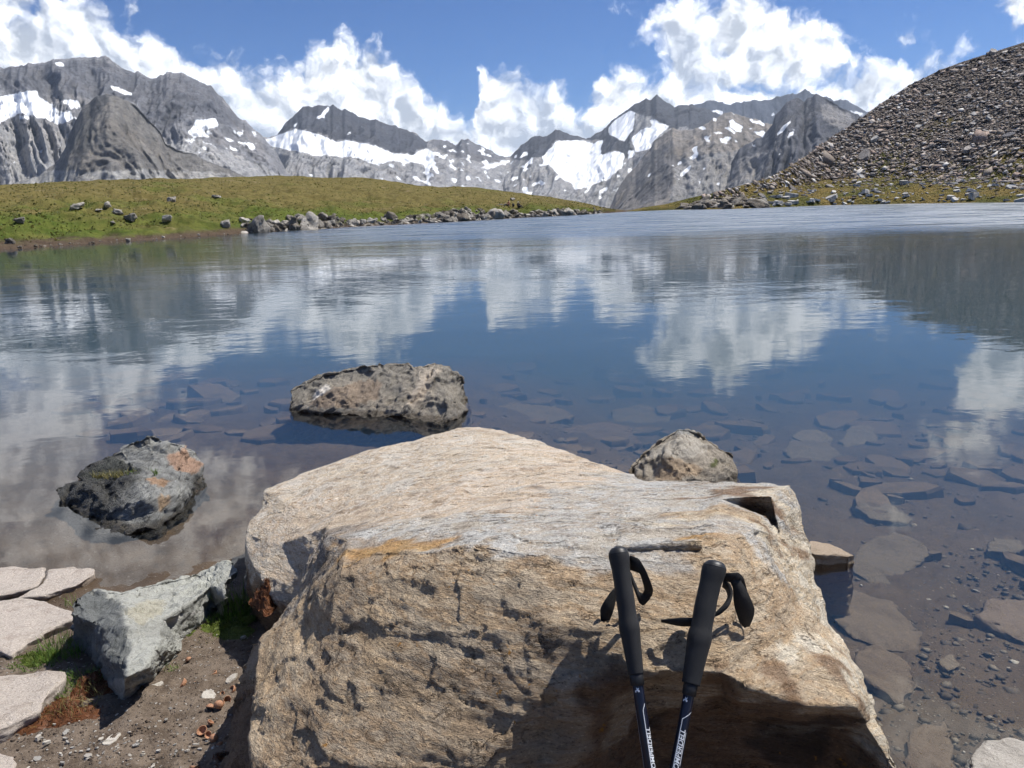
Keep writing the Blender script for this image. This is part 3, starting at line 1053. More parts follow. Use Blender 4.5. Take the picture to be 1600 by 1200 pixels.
def mountain(name, label_unused, sky_pts, foot_pts, R, Rf, colour, zones=(), snow=(), streaks=(), step=1.7, rough=1.0, seed=0.0, rows_n=130, mid=None,
             jag=1.0):
    x0, x1 = sky_pts[0][0], sky_pts[-1][0]
    px = np.arange(x0, x1 + step, step)
    skyl = interp(px, sky_pts) + jag * (2.6 * fbm(np.stack([px * 0.075, px * 0, px * 0 + seed], 1), 6, 0.62))
    foot = interp(px, foot_pts)
    rows = [(foot, Rf)]
    if mid:
        mp, Rm = mid
        rows.append((interp(px, mp), Rm))
    rows.append((skyl, R))
    per = rows_n // (len(rows) - 1)
    G, tt, Q = loft(px, rows, [per] * (len(rows) - 1) + [8, 6], [(R * 0.12, R * 0.05), (R * 0.35, R * 0.2)])
    sh = G.shape
    P = G.reshape(-1, 3).copy()
    t = np.repeat(tt, sh[1])
    hgt = P[:, 2].max() - P[:, 2].min()
    f = 5.0 / hgt
    U = np.repeat(px[None], sh[0], 0).ravel() * R / 1200.0 / hgt
    Tl = t * (R - Rf) / hgt
    k = np.clip(1.0 - np.abs(t - 0.5) * 2, 0, 1) ** 0.45
    one = np.ones(len(P))
    fan = 0.9 * fbm(np.stack([U * 0.9, one * 0.3, one * seed], 1), 2)
    u2 = U + fan * (1 - t) * 0.8 + 0.05 * fbm(P / hgt * 3.0 + seed, 3)
    gul = ridged(np.stack([u2 * 3.2, Tl * 0.55, one * seed], 1), 3, 0.5) - 0.6
    gul2 = ridged(np.stack([u2 * 9.5, Tl * 1.5, one * seed + 5], 1), 3, 0.55) - 0.6
    gul3 = ridged(np.stack([u2 * 27.0, Tl * 5.0, one * seed + 9], 1), 3, 0.6) - 0.6
    gul4 = ridged(np.stack([u2 * 75.0, Tl * 15.0, one * seed + 13], 1), 3, 0.62) - 0.6
    crag = fbm(P / hgt * 30.0 + seed, 5, 0.70)
    disp = hgt * rough * (0.15 * gul + 0.060 * gul2 + 0.022 * gul3 + 0.0085 * gul4 + 0.0060 * crag) * k
    rr = np.hypot(P[:, 0], P[:, 1])
    # push towards the viewer and a little upward, so spurs stand out of the face
    P[:, 0] -= P[:, 0] / rr * disp * 1.5
    P[:, 1] -= P[:, 1] / rr * disp * 1.5
    P[:, 2] += disp * 0.25
    qx, qy = project(P)
    wob = 7.0 * fbm(np.stack([qx * 0.05, qy * 0.07, qx * 0 + seed], 1), 4, 0.6)
    wob2 = 6.0 * fbm(np.stack([qx * 0.05, qy * 0.07, qx * 0 + seed + 40], 1), 4, 0.6)
    C = np.tile(np.array(colour, float), (len(P), 1))
    tone = 1 + 0.16 * fbm(P * f * 2.0 + 5, 4) + 0.45 * gul2 + 0.40 * gul3 + 0.30 * gul4
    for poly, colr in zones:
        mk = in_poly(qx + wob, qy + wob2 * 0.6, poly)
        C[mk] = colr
    C = C * tone[:, None]
    S = np.zeros(len(P))
    for poly in snow:
        mk = in_poly(qx + wob * 0.5, qy + wob2 * 0.35, poly)
        S[mk] = 1.0
    for (ax, ay, bx, by, thr, fx, fy, ang) in streaks:
        c_, s_ = math.cos(ang), math.sin(ang)
        ux, uy = (qx * c_ + qy * s_), (-qx * s_ + qy * c_)
        nz = fbm(np.stack([ux * fx, uy * fy, qx * 0 + seed + 9], 1), 4, 0.55)
        box = sstep(qx, ax - 14, ax + 14) * sstep(qx, bx + 14, bx - 14) * sstep(qy, ay - 10, ay + 10) * sstep(qy, by + 10, by - 10)
        S = np.maximum(S, box * sstep(nz, thr, thr + 0.10))
    S = relax_grid(S.reshape(sh[:2]), 3).ravel()
    S = S * 0.9
    me = make_mesh(name, P, Q, True, np.clip(C, 0.01, 0.9), {'snow': S})
    return tag(link(name, me, MTN), kind='structure')


def relax_grid(S, k):
    for _ in range(k):
        p = np.pad(S, 1, mode='edge')
        S = (p[1:-1, 1:-1] * 2 + p[:-2, 1:-1] + p[2:, 1:-1] + p[1:-1, :-2] + p[1:-1, 2:]) / 6
    return S


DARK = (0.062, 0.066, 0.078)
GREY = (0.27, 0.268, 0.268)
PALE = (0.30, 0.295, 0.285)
FOOT = [(-500, 420), (2000, 420)]
# left massif
M1 = [(-330, 170), (-250, 150), (-150, 128), (-60, 112), (0, 105), (20, 104), (60, 99), (100, 92), (130, 90), (155, 88), (165, 89), (180, 97), (190, 106), (210, 113),
      (215, 111), (225, 117), (237, 124), (250, 118), (262, 113), (280, 113), (290, 116), (310, 127), (330, 134), (345, 150), (360, 168), (370, 182),
      (385, 190), (400, 205), (412, 215), (430, 236), (445, 262), (470, 300), (500, 345)]
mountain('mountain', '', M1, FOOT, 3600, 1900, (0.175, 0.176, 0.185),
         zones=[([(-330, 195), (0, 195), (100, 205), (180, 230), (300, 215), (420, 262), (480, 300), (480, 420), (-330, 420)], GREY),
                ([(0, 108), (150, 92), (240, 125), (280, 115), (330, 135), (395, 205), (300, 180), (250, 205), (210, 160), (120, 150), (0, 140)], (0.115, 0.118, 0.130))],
         snow=[[(-80, 160), (0, 152), (30, 144), (60, 141), (58, 150), (72, 158), (80, 168), (112, 178), (121, 187), (100, 191), (72, 187), (60, 180), (30, 176), (0, 191), (-80, 195)],
               [(83, 98), (97, 97), (102, 102), (92, 105)], [(166, 133), (186, 136), (206, 146), (215, 152), (198, 149), (178, 141)],
               [(96, 157), (112, 155), (128, 161), (124, 167), (108, 166)], [(308, 187), (338, 185), (343, 197), (318, 203), (330, 216), (300, 213), (297, 204)],
               [(80, 262), (100, 252), (108, 248), (96, 261)]],
         streaks=[(0, 160, 130, 195, 0.18, 0.05, 0.16, 0.2), (290, 200, 400, 240, 0.15, 0.04, 0.2, 0.25), (0, 205, 110, 262, 0.42, 0.03, 0.2, -0.2),
                  (230, 150, 320, 190, 0.55, 0.12, 0.2, 0.3)], seed=1.0)
M1B = [(-60, 320), (0, 292), (60, 275), (92, 250), (104, 226), (108, 210), (118, 189), (130, 166), (150, 151), (172, 147), (185, 152), (200, 158), (215, 168), (235, 190), (250, 205),
       (258, 224), (280, 235), (300, 240), (330, 254), (360, 265), (390, 280), (430, 305), (470, 335)]
mountain('foothill', '', M1B, FOOT, 2300, 1500, (0.145, 0.138, 0.128), zones=[([(100, 215), (115, 185), (150, 150), (175, 148), (150, 185), (140, 240), (120, 260)], (0.075, 0.075, 0.075)),
                                                                     ([(-60, 330), (60, 262), (130, 268), (240, 265), (330, 268), (430, 290), (470, 420), (-60, 420)], (0.25, 0.245, 0.235))],
         snow=[], seed=2.0, rough=0.9, jag=0.8)
# central glacier peak
M2 = [(330, 300), (380, 240), (406, 216), (430, 212), (447, 192), (472, 168), (484, 165), (516, 165), (520, 163), (527, 170), (534, 173), (539, 169), (559, 182), (578, 187), (587, 186), (600, 193),
      (619, 198), (650, 209), (666, 221), (675, 217), (694, 219), (712, 226), (722, 217), (731, 217), (747, 226), (775, 240), (795, 248), (830, 270), (880, 300), (940, 340)]
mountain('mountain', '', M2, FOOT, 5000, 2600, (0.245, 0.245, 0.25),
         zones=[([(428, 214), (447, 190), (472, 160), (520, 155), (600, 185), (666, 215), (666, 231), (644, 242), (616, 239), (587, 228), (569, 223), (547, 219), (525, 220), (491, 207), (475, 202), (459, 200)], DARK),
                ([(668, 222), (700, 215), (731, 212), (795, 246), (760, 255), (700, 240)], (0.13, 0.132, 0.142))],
         snow=[[(410, 219), (432, 212), (462, 201), (475, 203), (491, 208), (525, 221), (547, 220), (569, 224), (587, 229), (616, 240), (644, 243), (667, 232), (678, 238), (680, 254), (672, 262), (671, 285), (667, 285),
                (664, 258), (637, 252), (610, 252), (587, 257), (556, 246), (494, 243), (455, 235), (425, 229)],
               [(494, 184), (512, 167), (517, 166), (508, 178), (498, 187)], [(455, 196), (468, 190), (462, 200)], [(540, 208), (548, 204), (551, 209), (541, 211)],
               [(745, 262), (770, 255), (795, 250), (798, 254), (770, 262)]],
         streaks=[(570, 236, 800, 302, 0.30, 0.06, 0.14, 0.5), (670, 222, 770, 262, 0.32, 0.10, 0.12, 0.6), (420, 255, 560, 300, 0.52, 0.04, 0.16, 0.1), (460, 175, 660, 235, 0.62, 0.10, 0.12, 0.7)], seed=3.0, rough=0.8)
# far ridge on the right
M3A = [(1020, 200), (1050, 175), (1080, 168), (1110, 156), (1132, 162), (1150, 160), (1170, 158), (1200, 156), (1222, 149), (1241, 147), (1258, 140), (1271, 147), (1294, 151), (1305, 158), (1320, 156), (1339, 166), (1354, 175),
       (1400, 190), (1450, 215), (1500, 240)]
mountain('mountain', '', M3A, FOOT, 7500, 5200, (0.065, 0.074, 0.095), snow=[[(1104, 178), (1118, 172), (1134, 174), (1130, 181), (1112, 185)], [(1195, 182), (1210, 175), (1212, 182)], [(1325, 172), (1345, 176), (1360, 184), (1340, 181)]],
         streaks=[(1080, 150, 1400, 195, 0.55, 0.09, 0.2, 0.2)], seed=4.0, rough=0.6, rows_n=70)
# main peak right of the outlet
M3B = [(700, 330), (740, 285), (780, 250), (799, 244), (814, 227), (836, 212), (855, 212), (868, 203), (881, 205), (892, 211), (922, 216), (930, 209), (941, 205), (956, 188), (986, 167), (1009, 154), (1016, 156), (1026, 148), (1039, 158),
       (1054, 168), (1059, 163), (1076, 166), (1082, 162), (1090, 167), (1110, 172), (1150, 190), (1200, 230), (1260, 300)]
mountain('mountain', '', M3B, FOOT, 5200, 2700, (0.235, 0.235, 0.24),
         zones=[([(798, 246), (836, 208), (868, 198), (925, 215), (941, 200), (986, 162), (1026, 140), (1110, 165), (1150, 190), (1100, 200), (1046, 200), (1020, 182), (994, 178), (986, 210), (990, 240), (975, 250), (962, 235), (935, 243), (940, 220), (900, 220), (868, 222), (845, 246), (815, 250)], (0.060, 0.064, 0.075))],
         snow=[[(984, 173), (994, 177), (988, 204), (976, 222), (964, 216), (952, 209), (957, 190)], [(988, 216), (1005, 200), (1018, 198), (1014, 184), (1046, 197), (1033, 209), (1014, 231), (994, 238)],
               [(870, 222), (900, 219), (930, 224), (941, 218), (938, 242), (967, 236), (978, 245), (971, 262), (948, 281), (906, 296), (882, 281), (856, 258), (847, 246)]],
         streaks=[(790, 235, 1000, 318, 0.22, 0.07, 0.12, -0.5), (960, 230, 1020, 260, 0.3, 0.08, 0.08, 1.2)], seed=5.0, rough=0.75)
# brown hill in front of it
M3C = [(900, 345), (952, 321), (975, 280), (1005, 246), (1024, 220), (1050, 199), (1065, 204), (1080, 203), (1099, 196), (1125, 181), (1140, 174), (1159, 181), (1192, 190), (1230, 203), (1280, 230), (1340, 280), (1390, 330)]
mountain('mountain', '', M3C, FOOT, 3700, 2100, (0.195, 0.178, 0.160), zones=[([(1005, 250), (1050, 215), (1060, 260), (1040, 310), (1000, 320), (985, 290)], (0.115, 0.11, 0.108)), ([(1060, 250), (1160, 230), (1150, 300), (1040, 340)], (0.21, 0.205, 0.20))],
         snow=[[(1138, 188), (1150, 193), (1160, 205), (1150, 206), (1140, 197)], [(1064, 272), (1072, 260), (1082, 256), (1074, 268), (1068, 278)], [(1082, 230), (1090, 228), (1092, 243), (1084, 252), (1076, 248), (1086, 242)]],
         streaks=[(1090, 178, 1215, 225, 0.20, 0.06, 0.13, 0.35), (1000, 225, 1130, 300, 0.42, 0.09, 0.09, -0.8)], seed=6.0, rough=0.85)
# dark peak above the scree hill
M3D = [(1040, 345), (1095, 318), (1120, 300), (1132, 272), (1155, 232), (1192, 212), (1207, 194), (1211, 180), (1230, 159), (1245, 152), (1256, 158), (1275, 146), (1286, 151), (1312, 166), (1342, 181), (1365, 194), (1420, 230), (1500, 290), (1540, 330)]
mountain('mountain', '', M3D, FOOT, 3000, 1700, (0.075, 0.078, 0.090), zones=[([(1120, 310), (1150, 250), (1200, 235), (1180, 290), (1150, 320)], (0.185, 0.18, 0.178)), ([(1280, 158), (1330, 180), (1350, 220), (1290, 190)], (0.17, 0.165, 0.165))],
         snow=[[(1213, 209), (1226, 194), (1237, 185), (1235, 193), (1222, 206), (1216, 212)], [(1228, 214), (1236, 206), (1241, 200), (1238, 210), (1230, 219)]],
         streaks=[(1130, 200, 1260, 300, 0.50, 0.12, 0.07, -0.9)], seed=7.0, rough=1.0)

# ---- the thin mountain air
def build_haze():
    V = [(x, y, z) for z in (-345.0, 1150.0) for x, y in ((-15500, -15500), (15500, -15500), (15500, 15500), (-15500, 15500))]
    Fs = [(3, 2, 1, 0), (4, 5, 6, 7), (0, 1, 5, 4), (1, 2, 6, 5), (2, 3, 7, 6), (3, 0, 4, 7)]
    m = bpy.data.materials.new('haze')
    m.use_nodes = True
    t = NT(m.node_tree)
    v = t.n('ShaderNodeVolumePrincipled')
    v.inputs['Color'].default_value = (0.72, 0.84, 1.0, 1)
    v.inputs['Density'].default_value = 4.0e-5
    v.inputs['Anisotropy'].default_value = 0.2
    o = t.n('ShaderNodeOutputMaterial')
    t.link(v.outputs[0], o.inputs['Volume'])
    return tag(link('haze', make_mesh('haze', V, Fs, False), m), 'thin blue mountain haze', None, None, 'stuff')


build_haze()

# ------------------------------------------------------------------ the large boulder in the foreground
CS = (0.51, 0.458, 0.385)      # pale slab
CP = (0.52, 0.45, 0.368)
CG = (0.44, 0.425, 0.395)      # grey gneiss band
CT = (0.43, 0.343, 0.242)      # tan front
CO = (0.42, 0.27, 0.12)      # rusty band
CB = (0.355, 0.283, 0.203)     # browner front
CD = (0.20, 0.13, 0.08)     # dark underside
CR = (0.54, 0.48, 0.38)       # granular right flank
CM = (0.30, 0.27, 0.235)       # lump
BV = {
    # rear rim, from the left round the tip to the right corner
    'l4': (386, 866, 2.92, CS), 'l3': (383, 838, 3.08, CS), 'l2': (388, 815, 3.26, CS), 'l1': (408, 790, 3.45, CS), 'l0': (411, 765, 3.66, CS),
    'r0': (467, 741, 3.90, CS), 'r1': (514, 726, 4.05, CS), 'r2': (570, 706, 4.25, CS), 'r3': (640, 689, 4.42, CS), 'r4': (687, 676, 4.52, CS), 'tip': (750, 666, 4.62, CS),
    'r5': (782, 671, 4.45, CS), 'r6': (840, 690, 4.00, CS), 'r7': (900, 711, 3.55, CP), 'r8': (955, 730, 3.2, CP), 'r9': (1006, 748, 2.90, CG), 'r10': (1064, 753, 2.66, CG), 'r11': (1141, 751, 2.46, CG), 'rc': (1236, 755, 2.30, CG),
    # slab interior
    'a0': (470, 800, 3.10, CP), 'a1': (560, 770, 3.15, CS), 'a2': (650, 740, 3.25, CS), 'a3': (750, 720, 3.35, CS), 'a4': (850, 745, 2.85, CP),
    'b0': (440, 850, 2.80, CP), 'b1': (510, 822, 2.62, CP), 'b2': (600, 808, 2.42, CP), 'b3': (700, 795, 2.33, CP), 'b4': (800, 785, 2.30, CP), 'b5': (900, 780, 2.30, CG), 'b6': (1010, 785, 2.15, CG), 'b7': (1090, 790, 2.05, CG),
    # low left part of the slab
    'c0': (404, 902, 2.68, CS), 'c1': (418, 928, 2.60, CS), 'c2': (446, 949, 2.55, CS), 'c3': (467, 941, 2.52, CS), 'c4': (472, 900, 2.58, CP),
    # lump and front top edge
    'd0': (486, 872, 2.30, CM), 'd1': (508, 846, 2.12, CM), 'd2': (524, 835, 2.05, CM), 'd3': (545, 842, 1.98, CM), 'd4': (575, 836, 2.05, CG), 'd5': (660, 830, 1.930, CG), 'd6': (757, 826, 1.820, CG), 'd7': (830, 826, 1.740, CG),
    'e0': (560, 866, 1.86, CO), 'e1': (640, 862, 1.665, CO), 'e2': (757, 853, 1.545, CG), 'e3': (827, 862, 1.475, CG), 'e4': (893, 866, 1.455, CG), 'e5': (954, 858, 1.465, CG), 'e6': (1019, 846, 1.495, CG), 'e7': (1100, 852, 1.485, CO), 'e8': (1160, 838, 1.62, CG),
    'E1': (640, 867, 1.653, CT), 'E2': (757, 859, 1.537, CT), 'E3': (827, 867, 1.469, CT), 'E4': (893, 870, 1.447, CT), 'E5': (954, 862, 1.457, CT), 'E6': (1019, 850, 1.487, CT), 'E7': (1100, 857, 1.477, CT), 
    # notch under the rear right plate
    'n0': (1127, 779, 2.06, CG), 'n1': (1205, 774, 2.07, CG), 'n2': (1209, 842, 1.80, CD), 'n3': (1168, 800, 1.90, CT), 'n4': (1187, 826, 1.74, CR), 'nb': (1176, 797, 2.110, CD), 'nc': (1206, 806, 2.100, CD),
    # front slope
    'f0': (470, 925, 1.970, CM), 'f1': (530, 900, 1.700, CB), 'f2': (640, 905, 1.545, CT), 'f3': (757, 905, 1.435, CT), 'f4': (850, 905, 1.395, CT), 'f5': (950, 910, 1.375, CT), 'f6': (1050, 905, 1.375, CT), 'f7': (1140, 900, 1.405, CT), 'f8': (1205, 890, 1.55, CT),
    'g0': (462, 975, 1.770, CT), 'g1': (520, 990, 1.560, CB), 'g2': (640, 985, 1.428, CT), 'g3': (757, 990, 1.338, CB), 'g4': (850, 980, 1.298, CT), 'g5': (950, 985, 1.273, CT), 'g6': (1050, 985, 1.268, CT), 'g7': (1140, 980, 1.278, CT), 'g8': (1250, 985, 1.41, CT),
    # overhanging lip and the dark face below it
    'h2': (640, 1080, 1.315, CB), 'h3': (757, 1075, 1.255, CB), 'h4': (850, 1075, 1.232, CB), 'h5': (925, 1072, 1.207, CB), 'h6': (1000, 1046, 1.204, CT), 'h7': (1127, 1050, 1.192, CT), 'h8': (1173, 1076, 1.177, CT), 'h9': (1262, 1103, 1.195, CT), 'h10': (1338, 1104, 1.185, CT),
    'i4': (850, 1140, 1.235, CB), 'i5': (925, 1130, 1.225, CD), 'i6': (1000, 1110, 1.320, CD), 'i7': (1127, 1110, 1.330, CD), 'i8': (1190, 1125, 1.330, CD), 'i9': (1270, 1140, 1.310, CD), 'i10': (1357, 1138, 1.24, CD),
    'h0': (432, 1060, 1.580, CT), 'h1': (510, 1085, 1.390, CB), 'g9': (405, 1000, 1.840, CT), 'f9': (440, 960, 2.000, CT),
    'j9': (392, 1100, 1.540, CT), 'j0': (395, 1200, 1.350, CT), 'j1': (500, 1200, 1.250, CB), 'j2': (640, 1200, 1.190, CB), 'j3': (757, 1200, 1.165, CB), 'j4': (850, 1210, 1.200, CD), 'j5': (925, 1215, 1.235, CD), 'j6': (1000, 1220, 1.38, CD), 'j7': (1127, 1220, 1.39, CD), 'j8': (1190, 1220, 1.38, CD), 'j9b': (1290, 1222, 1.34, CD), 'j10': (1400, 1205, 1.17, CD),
    # right flank
    's0': (1252, 800, 2.16, CR), 's1': (1266, 858, 1.97, CR), 's2': (1275, 915, 1.82, CR), 's3': (1295, 967, 1.66, CR), 's4': (1323, 1010, 1.51, CR), 's5': (1347, 1052, 1.40, CR), 's6': (1364, 1092, 1.32, CR), 's7': (1386, 1146, 1.24, CR), 's8': (1412, 1208, 1.17, CR),
    'k1': (1217, 830, 1.92, CR), 'k2': (1226, 880, 1.72, CR), 'k3': (1290, 1020, 1.345, CR),
}
BF = [
    # slab top
    ('l0', 'r0', 'a1', 'a0'), ('l0', 'a0', 'l1'), ('l1', 'a0', 'b0', 'l2'), ('l2', 'b0', 'l3'), ('l3', 'b0', 'l4'), ('l4', 'b0', 'c0'), ('b0', 'c4', 'c1', 'c0'), ('c1', 'c4', 'c3', 'c2'),
    ('r0', 'r1', 'a1'), ('r1', 'r2', 'a2', 'a1'), ('r2', 'r3', 'a2'), ('r3', 'r4', 'a3', 'a2'), ('r4', 'tip', 'a3'), ('tip', 'r5', 'a3'), ('r5', 'r6', 'a4', 'a3'), ('r6', 'r7', 'a4'), ('r7', 'r8', 'a4'),
    ('a0', 'a1', 'b1', 'b0'), ('a1', 'a2', 'b2', 'b1'), ('a2', 'a3', 'b3', 'b2'), ('a3', 'a4', 'b4', 'b3'), ('a4', 'r8', 'b5', 'b4'), ('r8', 'r9', 'b5'), ('r9', 'r10', 'b6', 'b5'), ('r10', 'r11', 'b7', 'b6'), ('r11', 'n0', 'b7'),
    ('r11', 'rc', 'n1', 'n0'),
    ('b0', 'b1', 'd1', 'd0', 'c4'), ('b1', 'b2', 'd4', 'd3', 'd2', 'd1'), ('b2', 'b3', 'd5', 'd4'), ('b3', 'b4', 'd6', 'd5'), ('b4', 'b5', 'd7', 'd6'), ('b5', 'b6', 'e5', 'e4', 'd7'), ('b6', 'b7', 'e7', 'e6', 'e5'), ('b7', 'n0', 'n3', 'e8', 'e7'), ('n3', 'n4', 'e8'),
    # lump side and front edge
    ('c4', 'd0', 'f0', 'c3'), ('d0', 'd1', 'd2', 'd3', 'f1', 'f0'), ('d3', 'd4', 'e0', 'f1'), ('d4', 'd5', 'e1', 'e0'), ('d5', 'd6', 'e2', 'e1'), ('d6', 'd7', 'e3', 'e2'), ('d7', 'e4', 'e3'),
    ('e0', 'E1', 'f2', 'f1'), ('e0', 'e1', 'E1'), ('e1', 'e2', 'E2', 'E1'), ('e2', 'e3', 'E3', 'E2'), ('e3', 'e4', 'E4', 'E3'), ('e4', 'e5', 'E5', 'E4'), ('e5', 'e6', 'E6', 'E5'), ('e6', 'e7', 'E7', 'E6'), ('e7', 'e8', 'E7'),
    ('E1', 'E2', 'f3', 'f2'), ('E2', 'E3', 'f4', 'f3'), ('E3', 'E4', 'f4'), ('E4', 'E5', 'f5', 'f4'), ('E5', 'E6', 'f6', 'f5'), ('E6', 'E7', 'f7', 'f6'), ('E7', 'e8', 'n4', 'f8', 'f7'),
    ('f0', 'f1', 'g1', 'g0'), ('f1', 'f2', 'g2', 'g1'), ('f2', 'f3', 'g3', 'g2'), ('f3', 'f4', 'g4', 'g3'), ('f4', 'f5', 'g5', 'g4'), ('f5', 'f6', 'g6', 'g5'), ('f6', 'f7', 'g7', 'g6'), ('f7', 'f8', 'g8', 'g7'),
    ('g1', 'g2', 'h2', 'h1'), ('g2', 'g3', 'h3', 'h2'), ('g3', 'g4', 'h4', 'h3'), ('g4', 'g5', 'h5', 'h4'), ('g5', 'h6', 'h5'), ('g5', 'g6', 'h6'), ('g6', 'g7', 'h7', 'h6'), ('g7', 'g8', 'h9', 'h8', 'h7'), ('g8', 'k3', 'h10', 'h9'),
    ('g0', 'g1', 'h1', 'h0'), ('f0', 'g0', 'g9', 'f9'), ('c3', 'f0', 'f9'), ('g9', 'g0', 'h0', 'j9'),
    # lip to dark face, and on down
    ('h4', 'h5', 'i5', 'i4'), ('h5', 'h6', 'i6', 'i5'), ('h6', 'h7', 'i7', 'i6'), ('h7', 'h8', 'i8', 'i7'), ('h8', 'h9', 'i9', 'i8'), ('h9', 'h10', 'i10', 'i9'),
    ('h0', 'h1', 'j1', 'j0', 'j9'), ('h1', 'h2', 'j2', 'j1'), ('h2', 'h3', 'j3', 'j2'), ('h3', 'h4', 'i4', 'j4', 'j3'), ('i4', 'i5', 'j5', 'j4'), ('i5', 'i6', 'j6', 'j5'), ('i6', 'i7', 'j7', 'j6'), ('i7', 'i8', 'j8', 'j7'), ('i8', 'i9', 'j9b', 'j8'), ('i9', 'i10', 'j10', 'j9b'),
    # notch: roof underside, back wall, floor
    ('n0', 'n1', 'nc', 'nb'), ('n0', 'nb', 'n3'), ('nb', 'nc', 'n2', 'n4', 'n3'), ('n1', 'k1', 'n2', 'nc'),
    # right flank
    ('rc', 's0', 'k1', 'n1'), ('s0', 's1', 'k2', 'k1'), ('k1', 'k2', 'n2'), ('n2', 'k2', 'n4'), ('n4', 'k2', 'f8'), ('s1', 's2', 'f8', 'k2'), ('s2', 's3', 'g8', 'f8'), ('s3', 's4', 'k3', 'g8'), ('s4', 's5', 'h10', 'k3'), ('s5', 's6', 'i10', 'h10'), ('s6', 's7', 'j10', 'i10'), ('s7', 's8', 'j10'),
]


def build_boulder():
    keys = list(BV)
    ix = {k: i for i, k in enumerate(keys)}
    V = [at_y(*BV[k][:3]) for k in keys]
    C = [BV[k][3] for k in keys]
    Fs = [tuple(ix[k] for k in f)[::-1] for f in BF]
    # open rim -> skirt to the lake bed and ground, then a floor
    ed = {}
    for f in Fs:
        for a, b in zip(f, f[1:] + f[:1]):
            ed[(a, b)] = 1
    rim = {a: b for (a, b) in ed if (b, a) not in ed}
    cen = np.array((0.0, 2.6, 0.0))
    low, mid_ = {}, {}
    skirt = []
    start = ix['tip']
    loop = [start]
    while True:
        nx = rim[loop[-1]]
        if nx == start or len(loop) > 500:
            break
        loop.append(nx)
    print('boulder rim', len(loop), 'of', len(rim))
    for a in loop:
        p = np.array(V[a])
        out = p - cen
        out[2] = 0
        out /= np.linalg.norm(out)
        q = p + out * 0.05
        z1 = min(p[2] - 0.06, 0.5 * p[2])
        name = keys[a]
        inward = -0.10 if name[0] in 'c' else 0.0
        m1 = p + out * (0.02 + inward)
        m1[2] = z1
        m2 = p + out * (-0.03 + inward * 3)
        m2[2] = -0.45
        mid_[a] = len(V)
        V.append(m1)
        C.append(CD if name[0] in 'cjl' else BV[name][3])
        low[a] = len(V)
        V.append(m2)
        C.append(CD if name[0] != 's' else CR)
    for a, b in zip(loop, loop[1:] + loop[:1]):
        Fs += [(b, a, mid_[a], mid_[b]), (mid_[b], mid_[a], low[a], low[b])]
    Fs.append(tuple(low[a] for a in loop))
    V, C = np.array(V), np.array(C)
    T = tri_faces(Fs[:-1])
    fl = len(V)
    V = np.concatenate([V, np.array([low and V[[low[a] for a in loop]].mean(0)])])
    C = np.concatenate([C, [CD]])
    T = np.concatenate([T, [(fl, low[b], low[a]) for a, b in zip(loop, loop[1:] + loop[:1])]])

    def edge(m):
        d = np.linalg.norm(m - CAM, axis=1)
        e = 0.0053 * d
        return np.where((m[:, 2] < 0.02) | ((m[:, 1] < 1.3) & (m[:, 2] < 0.5)), 0.05, e)
    fol = np.array((0.07, 0.17, 0.98))
    joint = np.array((0.86, -0.30, 0.25))
    VC, CC = V.copy(), C.copy()
    V, T, C = refine(V, T, C, lambda m: edge(m) * 9)
    V = relax(V, T, 1, 0.10)
    V, T, C = refine(V, T, C, edge)
    C = relax(0.88 * recolour(V, VC, CC, 0.15) + 0.12 * C, T, 3, 0.6)
    N = vnormals(V, T)
    N0 = relax(N, T, 6, 0.6)
    up = sstep(N[:, 2], 0.80, 0.93) * sstep(V[:, 1], 1.6, 1.9)        # the smooth upper slab
    rg = 1 - 0.80 * up
    d = 0.006 * fbm(V * 3.0, 3) + rg * (0.007 * strata(V, fol, 10.0) + 0.004 * strata(V, joint, 6.0, 0.3, 3.0) + 0.007 * (0.66 - ridged(V * (2.2, 2.2, 5.0), 4, 0.5)) + 0.0014 * fbm(V * 19.0 + 3, 4, 0.65)
                                        + 0.0036 * ledges(V, fol, 30.0, 0.30, 2.0, 0.35) + 0.0042 * ledges(V, fol, 11.0, 0.33, 7.0, 0.35) + 0.0025 * ledges(V, joint, 7.0, 0.5, 4.0, 0.3))
    crack = -0.010 * up * sstep(ridged(V * (2.2, 6.0, 3) + 11, 3), 0.885, 0.95)
    crack += -0.0015 * sstep(strata(V, fol, 30.0, 0.8, 5.0), 0.75, 1.0) * rg
    # steps where thin sheets of the slab have flaked off
    flake = 0.005 * up * sstep(fbm(V * (2.0, 3.4, 2) + 21, 4, 0.6), 0.02, 0.06)
    V = V + N * (d + crack + flake)[:, None]
    N = vnormals(V, T)
    V = V + N * (rg * (0.0011 * fbm(V * 50.0, 4, 0.6) + 0.0013 * strata(V, fol, 70.0, 0.5, 2.0)) + 0.0010 * fbm(V * 70.0 + 5, 2))[:, None]
    o = np.array((0.0, 2.2, 0.0))
    # stains and weathering with a shape of their own
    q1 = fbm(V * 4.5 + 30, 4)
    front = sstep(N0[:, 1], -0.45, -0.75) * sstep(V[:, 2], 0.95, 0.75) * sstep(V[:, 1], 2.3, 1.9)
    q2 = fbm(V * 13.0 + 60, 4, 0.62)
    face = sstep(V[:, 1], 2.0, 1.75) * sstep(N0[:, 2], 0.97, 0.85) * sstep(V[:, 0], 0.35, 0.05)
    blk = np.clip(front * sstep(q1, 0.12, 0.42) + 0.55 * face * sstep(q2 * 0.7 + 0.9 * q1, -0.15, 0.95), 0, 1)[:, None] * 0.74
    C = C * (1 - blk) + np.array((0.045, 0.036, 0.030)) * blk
    me = make_mesh('gneiss_boulder', V - o, T, True, C)
    m = rock_mat('gneiss', tuple(fol), 1.0, streak=0.62, speck=0.95, cracks=0.75, lichen=(0.36, 0.17, 0.03), bump=1.0, blotch=0.42, dark=(0.40, 0.34, 0.29), pale=(1.42, 1.42, 1.42), band=0.55)
    ob = link('gneiss_boulder', me, m, loc=o)
